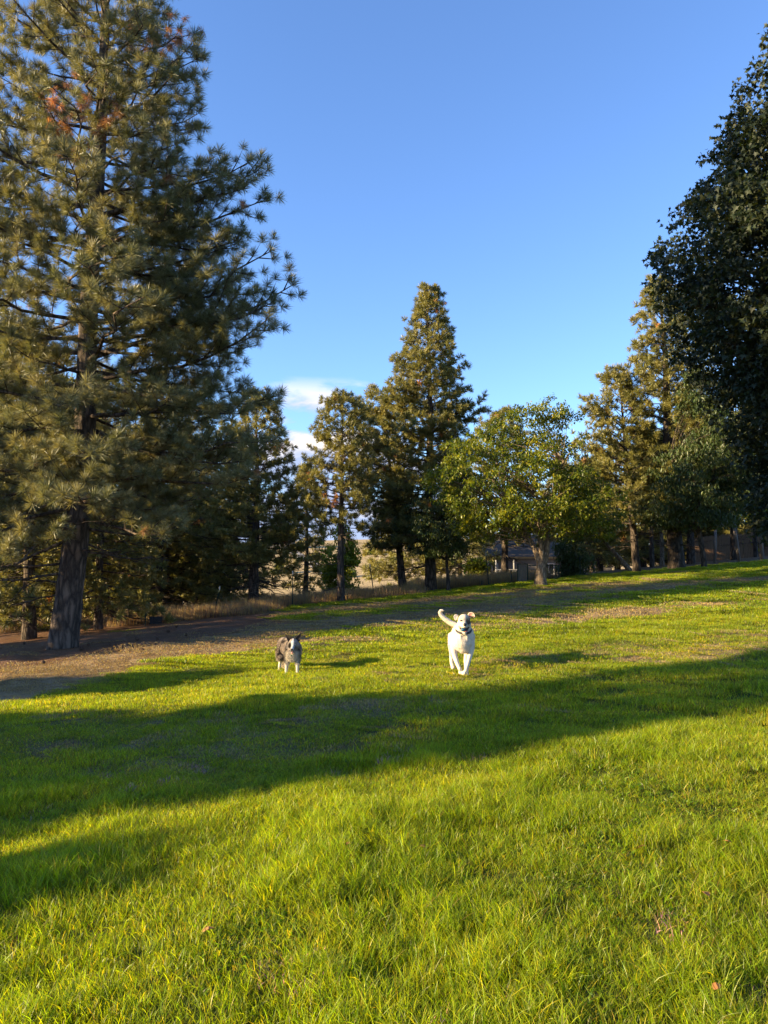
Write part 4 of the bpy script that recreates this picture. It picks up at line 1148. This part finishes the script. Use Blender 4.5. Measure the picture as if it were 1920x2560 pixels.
def paint(me, fn):
    n = len(me.vertices); c = np.empty(n * 3, np.float32); me.vertices.foreach_get('co', c); c = c.reshape(-1, 3)
    a = me.attributes.new('coat', 'FLOAT_COLOR', 'POINT'); o = np.ones((n, 4), np.float32); o[:, :3] = fn(c); a.data.foreach_set('color', o.ravel()); return c


def coat_mat(name, rough=.8, trans=0.0, sheen=.0):
    m, n, l, p = mat(name); a = n.new('ShaderNodeAttribute'); a.attribute_name = 'coat'
    t = tex_noise(n, l, 60, 4, .7, 'Object', (1, 1, .35)); mx = n.new('ShaderNodeMix'); mx.data_type = 'RGBA'; mx.blend_type = 'MULTIPLY'; mx.inputs['Factor'].default_value = .5
    r = ramp(n, [(.3, (.7, .7, .7)), (.7, (1.15, 1.15, 1.15))]); l.new(t.outputs['Fac'], r.inputs[0]); l.new(a.outputs['Color'], mx.inputs['A']); l.new(r.outputs[0], mx.inputs['B'])
    l.new(mx.outputs['Result'], p.inputs['Base Color']); p.inputs['Roughness'].default_value = rough
    p.inputs['Specular IOR Level'].default_value = .08; p.inputs['Sheen Weight'].default_value = sheen; p.inputs['Sheen Roughness'].default_value = .5
    b = n.new('ShaderNodeBump'); b.inputs['Strength'].default_value = .35; b.inputs['Distance'].default_value = .006; l.new(t.outputs['Fac'], b.inputs['Height']); l.new(b.outputs[0], p.inputs['Normal'])
    return m


M['coat'] = coat_mat('dog_coat')
M['black_skin'] = simple('black_nose', [(.3, (.012, .01, .01)), (.7, (.03, .025, .024))], 40, .35, .2, spec=.5)
M['tongue'] = simple('tongue', [(.3, (.42, .12, .11)), (.7, (.52, .18, .16))], 20, .4, .1, spec=.5)
M['eye'] = simple('eye', [(.3, (.02, .012, .008)), (.7, (.03, .018, .012))], 5, .08, 0, spec=.6)
M['pale_eye'] = simple('pale_eye', [(.3, (.28, .30, .30)), (.7, (.36, .38, .36))], 5, .1, 0, spec=.6)
M['collar'] = simple('collar_strap', [(.3, (.02, .018, .022)), (.7, (.05, .045, .055))], 30, .6, .2)
M['brass'] = simple('tag_metal', [(.3, (.55, .45, .22)), (.7, (.7, .6, .35))], 20, .3, 0, metal=.9)
M['ball'] = simple('blue_ball', [(.3, (.01, .05, .10)), (.7, (.02, .09, .16))], 20, .4, .1)
M['ear_skin'] = simple('pink_ear_skin', [(.3, (.34, .17, .13)), (.7, (.46, .25, .19))], 20, .6, .1)
M['black_coat'] = simple('dark_lip', [(.3, (.02, .014, .013)), (.7, (.05, .03, .03))], 30, .5, .1)


def tri_fur(c, nrm, length, w, colours, seed, n, bias=(0, 0, -.6), spread=.35):
    """short hair as slim triangles rooted on the skin"""
    g = np.random.default_rng(seed); i = g.integers(0, len(c), n); p = c[i]; d = nrm[i] + np.array(bias) + g.normal(0, spread, (n, 3)); d /= np.linalg.norm(d, axis=1)[:, None]
    s = np.cross(d, g.normal(size=(n, 3))); s /= np.linalg.norm(s, axis=1)[:, None]; L_ = length(p) * g.uniform(.6, 1.2, n)
    V = np.stack([p - s * w / 2 - nrm[i] * .004, p + s * w / 2 - nrm[i] * .004, p + d * L_[:, None]], 1).reshape(-1, 3); F_ = np.arange(3 * n).reshape(-1, 3)
    me = np_mesh('fur', V, F_, False); a = me.attributes.new('coat', 'FLOAT_COLOR', 'POINT'); o = np.ones((n, 3, 4), np.float32)
    o[:, :, :3] = (colours(p) * g.uniform(.8, 1.2, (n, 1)))[:, None, :]; a.data.foreach_set('color', o.ravel()); return me


def normals(me):
    n = len(me.vertices); a = np.empty(n * 3, np.float32); me.vertices.foreach_get('normal', a); return a.reshape(-1, 3)


def ear(pts_out, thick, name, m_out, m_in, parent, cup=(0, .012, 0)):
    """a flap with thickness: outline points, a centre pushed back to cup it"""
    k = len(pts_out); c = Vector([sum(p[i] for p in pts_out) / k for i in range(3)]) + Vector(cup)
    fr = [Vector(p) for p in pts_out] + [c]; bk = [p + Vector((0, thick, 0)) for p in fr]
    mb = MB(); mb.v = [tuple(p) for p in fr + bk]; n = k + 1
    for i in range(k): j = (i + 1) % k; mb.f += [(i, j, k), (n + j, n + i, n + k), (j, i, n + i, n + j)]
    me = mb.mesh(name, True); me.materials.append(m_out); me.materials.append(m_in)
    for i, p in enumerate(me.polygons): p.material_index = 1 if i % 3 == 0 else 0
    a = me.attributes.new('coat', 'FLOAT_COLOR', 'POINT'); a.data.foreach_set('color', np.array(EARCOL * (2 * n), np.float32))
    o = link(name, me, None, parent); sb = o.modifiers.new('soft', 'SUBSURF'); sb.levels = sb.render_levels = 2; return o


# --- white dog trotting towards the camera ---
xd, YD = ground_at(1160, 1698); zd_ = G(xd, YD) + .015; SD_ = YD / 9.0 * .97
wd_ = empty('dog', (xd, YD, zd_), label='large white short-haired dog running towards the camera with a ball in its mouth', cat='dog')
wd_.scale = (SD_,) * 3
b = MB()
rotx = lambda a: Euler((R(a), 0, 0)).to_matrix()
b.ell((.005, -.02, .67), (.078, .085, .080)); b.ell((.0, -.05, .70), (.066, .06, .055)); b.ell((-.005, -.10, .632), (.050, .055, .045)); b.ell((-.003, -.135, .620), (.038, .045, .033))  # skull, brow, muzzle
b.ell((-.045, -.02, .63), (.038, .05, .045)); b.ell((.05, -.02, .63), (.038, .05, .045))                         # cheeks
b.ell((.0, -.085, .548), (.030, .045, .018), rotx(28)); b.ell((.0, -.03, .575), (.04, .05, .03))                     # lower jaw
b.tube([(.005, .0, .64), (.0, .04, .57), (-.0, .08, .47)], [.078, .096, .12], 14)                                    # neck
b.ell((-.005, .11, .45), (.132, .13, .155)); b.ell((-.01, .04, .42), (.112, .10, .13)); b.ell((0, .06, .345), (.085, .10, .07))   # chest
b.ell((-.098, .10, .47), (.045, .08, .12)); b.ell((.092, .10, .47), (.045, .08, .12)); b.ell((-.04, -.005, .455), (.03, .05, .08)); b.ell((.035, -.005, .455), (.03, .05, .08))
b.tube([(0, .15, .48), (.03, .35, .475), (.05, .55, .50), (.05, .68, .50)], [.135, .132, .118, .10], 16)             # barrel
b.ell((.05, .62, .50), (.118, .13, .12)); b.ell((-.04, .64, .43), (.055, .11, .13)); b.ell((.13, .64, .43), (.055, .11, .13))   # haunches
# front legs, both lifted and bent
b.tube([(-.10, .09, .42), (-.112, .06, .33), (-.105, .03, .25), (-.078, -.03, .16), (-.055, -.07, .105), (-.042, -.05, .078)], [.055, .046, .034, .025, .021, .022], 10); b.ell((-.040, -.045, .068), (.032, .04, .026))
b.tube([(.09, .08, .42), (.095, .06, .34), (.075, .03, .25), (.040, -.04, .155), (.015, -.09, .10), (.0, -.07, .075)], [.053, .044, .032, .024, .021, .022], 10); b.ell((-.006, -.075, .062), (.032, .04, .028), None)
# hind legs: thigh forward to knee, hock back, shank
b.tube([(-.05, .62, .44), (-.085, .50, .33), (-.09, .56, .22), (-.095, .62, .19), (-.098, .52, .10), (-.09, .48, .075)], [.09, .065, .038, .028, .025, .024], 10); b.ell((-.088, .46, .062), (.030, .045, .022))
b.tube([(.12, .60, .44), (.10, .38, .33), (.075, .36, .22), (.06, .34, .17), (.052, .20, .06), (.05, .17, .03)], [.09, .065, .038, .028, .026, .026], 10); b.ell((.048, .145, .018), (.033, .05, .020))
# tail curling up to the left
b.tube([(-.0, .70, .56), (-.09, .72, .60), (-.17, .73, .655), (-.215, .73, .70), (-.232, .72, .735), (-.218, .70, .762), (-.185, .69, .762)], [.036, .034, .031, .027, .023, .019, .010], 10)
wm = body_mesh('body', b, .0075, 4)


def wcoat(c):
    col = np.ones((len(c), 3)) * np.array([.62, .53, .41]); x, y, z = c[:, 0], c[:, 1], c[:, 2]
    hd = (y < .05) & (z > .58)
    bl_ = 1.5 * np.exp(-(((x - .050) / .028) ** 2 + ((z - .672) / .036) ** 2)) * hd * (y < -.0); col = col * (1 - .985 * np.clip(bl_ * 1.6, 0, 1))[:, None] + np.array([.008, .005, .004]) * np.clip(bl_ * 1.6, 0, 1)[:, None]
    tn = np.clip(np.exp(-(((np.abs(x) - .045) / .035) ** 2 + ((z - .71) / .05) ** 2)) * hd, 0, 1) * .6; col = col * (1 - tn)[:, None] + np.array([.42, .30, .20]) * tn[:, None]
    lip = np.exp(-((z - .592) / .010) ** 2) * (y < -.06) * (z < .62); col = col * (1 - .8 * lip)[:, None] + np.array([.02, .01, .01]) * (.8 * lip)[:, None]
    return col


c_ = paint(wm, wcoat); link('body', wm, M['coat'], wd_)
link('fur', tri_fur(c_, normals(wm), lambda p: .009 + .004 * (p[:, 1] > .65) - .005 * (((p[:, 1] < 0) & (p[:, 2] > .58)) | (p[:, 2] < .28)), .0021, wcoat, 5, 60000, (0, .5, -.9), .25), M['coat'], wd_, kind='stuff')
EARCOL = [.70, .60, .47, 1]
ear([(-.055, -.01, .735), (-.075, -.02, .752), (-.105, -.02, .750), (-.122, -.02, .730), (-.118, -.025, .705), (-.105, -.03, .675), (-.085, -.03, .672), (-.072, -.02, .70)], .010, 'ear', M['coat'], M['coat'], wd_)
ear([(.045, -.0, .745), (.06, -.01, .768), (.09, -.02, .778), (.118, -.03, .768), (.132, -.04, .742), (.137, -.045, .708), (.128, -.04, .712), (.112, -.02, .725), (.085, -.0, .712), (.068, .0, .70)], .010, 'ear', M['coat'], M['ear_skin'], wd_, (0, .02, 0))
MB().ell((-.002, -.176, .638), (.023, .018, .018)).build('nose', M['black_skin'], wd_, True)
MB().ell((-.040, -.102, .680), (.012, .010, .010)).build('eye', M['eye'], wd_, True); MB().ell((.046, -.096, .680), (.011, .008, .010)).build('eye', M['eye'], wd_, True)
MB().tube([(-.052, -.085, .590), (-.03, -.128, .578), (0, -.142, .572), (.03, -.128, .58), (.052, -.085, .597)], [.009, .013, .014, .013, .009], 8).ell((0, -.08, .57), (.045, .05, .018)).build('lips', M['black_coat'], wd_, True)
MB().ell((.012, -.125, .556), (.024, .03, .009)).build('tongue', M['tongue'], wd_, True)
ring = [(.088 * math.cos(a) + .002, .02 + .085 * math.sin(a), .560 + .035 * math.sin(a)) for a in np.linspace(0, 2 * math.pi, 25)]
MB().tube([(x * 1.02, y, z - .0) for x, y, z in ring], .012, 6, False).build('collar', M['collar'], wd_, True)
MB().ell((-.005, -.078, .508), (.011, .003, .013)).ell((.016, -.078, .505), (.009, .003, .011)).build('collar_tag', M['brass'], wd_, True)
bl_o = MB().ell((0, 0, 0), (.030, .024, .026)).build('ball', M['ball'], None, True, (xd - .018 * SD_, YD - .138 * SD_, zd_ + .576 * SD_), label='small dark blue ball held in the white dog mouth', cat='ball')

# --- merle sheepdog standing ---
xc2, YC = ground_at(729, 1688); zc2 = G(xc2, YC) + .01
mdg = empty('dog', (xc2, YC, zc2), label='smaller grey merle long-haired sheepdog with pricked ears standing on the lawn', cat='dog')
mdg.scale = (YC / 12.0,) * 3
b = MB()
b.ell((.03, -.05, .485), (.075, .08, .072)); b.ell((.03, -.085, .445), (.052, .06, .045)); b.tube([(.028, -.09, .44), (.024, -.15, .410), (.022, -.185, .397)], [.042, .030, .023], 10)
b.ell((-.02, -.04, .455), (.045, .055, .05)); b.ell((.085, -.04, .455), (.045, .055, .05)); b.ell((.024, -.12, .362), (.018, .04, .012), rotx(18))
b.tube([(.03, -.02, .47), (.015, .03, .41), (0, .06, .33)], [.085, .105, .125], 14)
b.ell((.012, .0, .33), (.115, .10, .125)); b.ell((.01, .06, .37), (.130, .13, .145)); b.ell((.012, .0, .255), (.08, .08, .05))
b.tube([(0, .1, .38), (-.06, .25, .395), (-.13, .42, .40), (-.17, .50, .395)], [.140, .130, .122, .11], 16); b.ell((-.165, .46, .40), (.118, .13, .14)); b.ell((-.19, .46, .31), (.09, .11, .12))
b.tube([(-.06, .02, .32), (-.075, .0, .2), (-.08, -.005, .1), (-.082, -.015, .02)], [.052, .034, .026, .025], 10); b.ell((-.084, -.035, .018), (.030, .042, .020))
b.tube([(.085, .02, .32), (.09, .0, .2), (.09, -.005, .1), (.09, -.015, .02)], [.050, .034, .026, .025], 10); b.ell((.092, -.035, .018), (.030, .042, .020))
b.tube([(-.22, .46, .33), (-.225, .38, .22), (-.235, .47, .15), (-.25, .47, .08), (-.252, .46, .02)], [.08, .052, .030, .024, .024], 10); b.ell((-.254, .44, .018), (.028, .042, .018))
b.tube([(-.12, .48, .33), (-.12, .42, .22), (-.12, .50, .15), (-.118, .50, .08), (-.115, .49, .02)], [.075, .05, .03, .024, .024], 10); b.ell((-.114, .47, .018), (.028, .042, .018))
b.tube([(-.19, .56, .40), (-.19, .62, .30), (-.185, .62, .18), (-.18, .58, .08), (-.19, .56, .05)], [.035, .055, .065, .045, .015], 10)
mm_ = body_mesh('body', b, .009, 5)


def mcoat(c):
    x, y, z = c[:, 0], c[:, 1], c[:, 2]; n = np.array([mnoise.noise(Vector((q[0] * 16, q[1] * 13, q[2] * 16))) for q in c])
    g1 = np.array([.36, .285, .22]); g2 = np.array([.05, .04, .035]); t = np.clip(.55 + n * 2.6, 0, 1)[:, None]; col = g1 * t + g2 * (1 - t)
    cream = np.array([.58, .51, .40])
    bib = smooth(.125, .07, np.abs(x - .012)) * smooth(.10, .0, y) * smooth(.39, .35, z) * (z > .17)
    legs = smooth(.22, .15, z); tail = smooth(.52, .56, y) * smooth(.38, .2, z); head = (z > .40) & (y < .03)
    wfr = np.maximum.reduce([bib, legs * .9, tail * .75]); col = col * (1 - wfr)[:, None] + cream * wfr[:, None]
    blaze = smooth(.014, .006, np.abs(x - .028)) * head * (y < -.04) + smooth(.032, .015, np.abs(x - .024)) * (y < -.11) * (z > .37); blaze = np.clip(blaze, 0, 1); col = col * (1 - blaze)[:, None] + np.array([.58, .56, .54]) * blaze[:, None]
    fgrey = head * (1 - blaze) * .6; col = col * (1 - fgrey)[:, None] + np.array([.17, .15, .14]) * fgrey[:, None]
    ring_ = np.clip(1.6 * np.exp(-(((x - .062) / .014) ** 2 + ((z - .466) / .013) ** 2)) * (y < -.05), 0, 1); col = col * (1 - ring_)[:, None] + np.array([.005, .004, .004]) * ring_[:, None]
    mouth = np.clip(1.5 * np.exp(-((z - .378) / .011) ** 2) * (y < -.10) * (np.abs(x - .022) < .045), 0, 1); col = col * (1 - mouth)[:, None] + np.array([.008, .005, .005]) * mouth[:, None]
    pt = np.clip(1.8 * np.exp(-(((x + .020) / .026) ** 2 + ((z - .452) / .040) ** 2)) * (y < -.02), 0, 1); col = col * (1 - pt)[:, None] + np.array([.005, .004, .004]) * pt[:, None]
    return col


c_ = paint(mm_, mcoat); link('body', mm_, M['coat'], mdg); nm_ = normals(mm_)


def mlen(p):
    x, y, z = p[:, 0], p[:, 1], p[:, 2]; l_ = np.full(len(p), .030); l_[(y < -.02) & (z > .36)] = .006; l_[z < .16] = .005; l_[(y > .54)] = .05; l_[(z < .36) & (z > .2) & (y > .35)] = .05; l_[(y < .05) & (z < .40) & (z > .22)] = .035
    return l_


link('fur', tri_fur(c_, nm_, mlen, .0027, mcoat, 6, 75000, (-.1, .45, -1.1), .3), M['coat'], mdg, kind='stuff')
EARCOL = [.045, .036, .032, 1]
ear([(-.055, -.02, .485), (-.080, -.03, .545), (-.108, -.045, .632), (-.108, -.045, .634), (-.05, -.05, .600), (.0, -.045, .572), (.012, -.02, .535), (-.02, .0, .50)], .016, 'ear', M['coat'], M['coat'], mdg)
ear([(.045, -.02, .535), (.06, -.045, .575), (.105, -.045, .610), (.152, -.045, .655), (.152, -.045, .652), (.142, -.035, .575), (.125, -.02, .505), (.085, .0, .49)], .016, 'ear', M['coat'], M['coat'], mdg)
MB().ell((.022, -.205, .402), (.020, .015, .016)).build('nose', M['black_skin'], mdg, True)
MB().ell((-.008, -.121, .462), (.011, .008, .010)).build('eye', M['eye'], mdg, True); MB().ell((.062, -.120, .465), (.010, .008, .009)).build('eye', M['pale_eye'], mdg, True)
MB().tube([(-.012, -.13, .385), (.004, -.175, .376), (.022, -.19, .372), (.04, -.175, .376), (.052, -.13, .392)], [.006, .008, .008, .008, .006], 6).build('lips', M['black_coat'], mdg, True)
MB().ell((.026, -.178, .355), (.013, .014, .024), rotx(-15)).build('tongue', M['tongue'], mdg, True)
M['green_tag'] = simple('green_tag', [(.3, (.02, .09, .03)), (.7, (.04, .14, .05))], 20, .4, 0)
MB().ell((.005, -.098, .298), (.013, .004, .008)).build('collar_tag', M['green_tag'], mdg, True)

print('TUFTS', TOTAL)
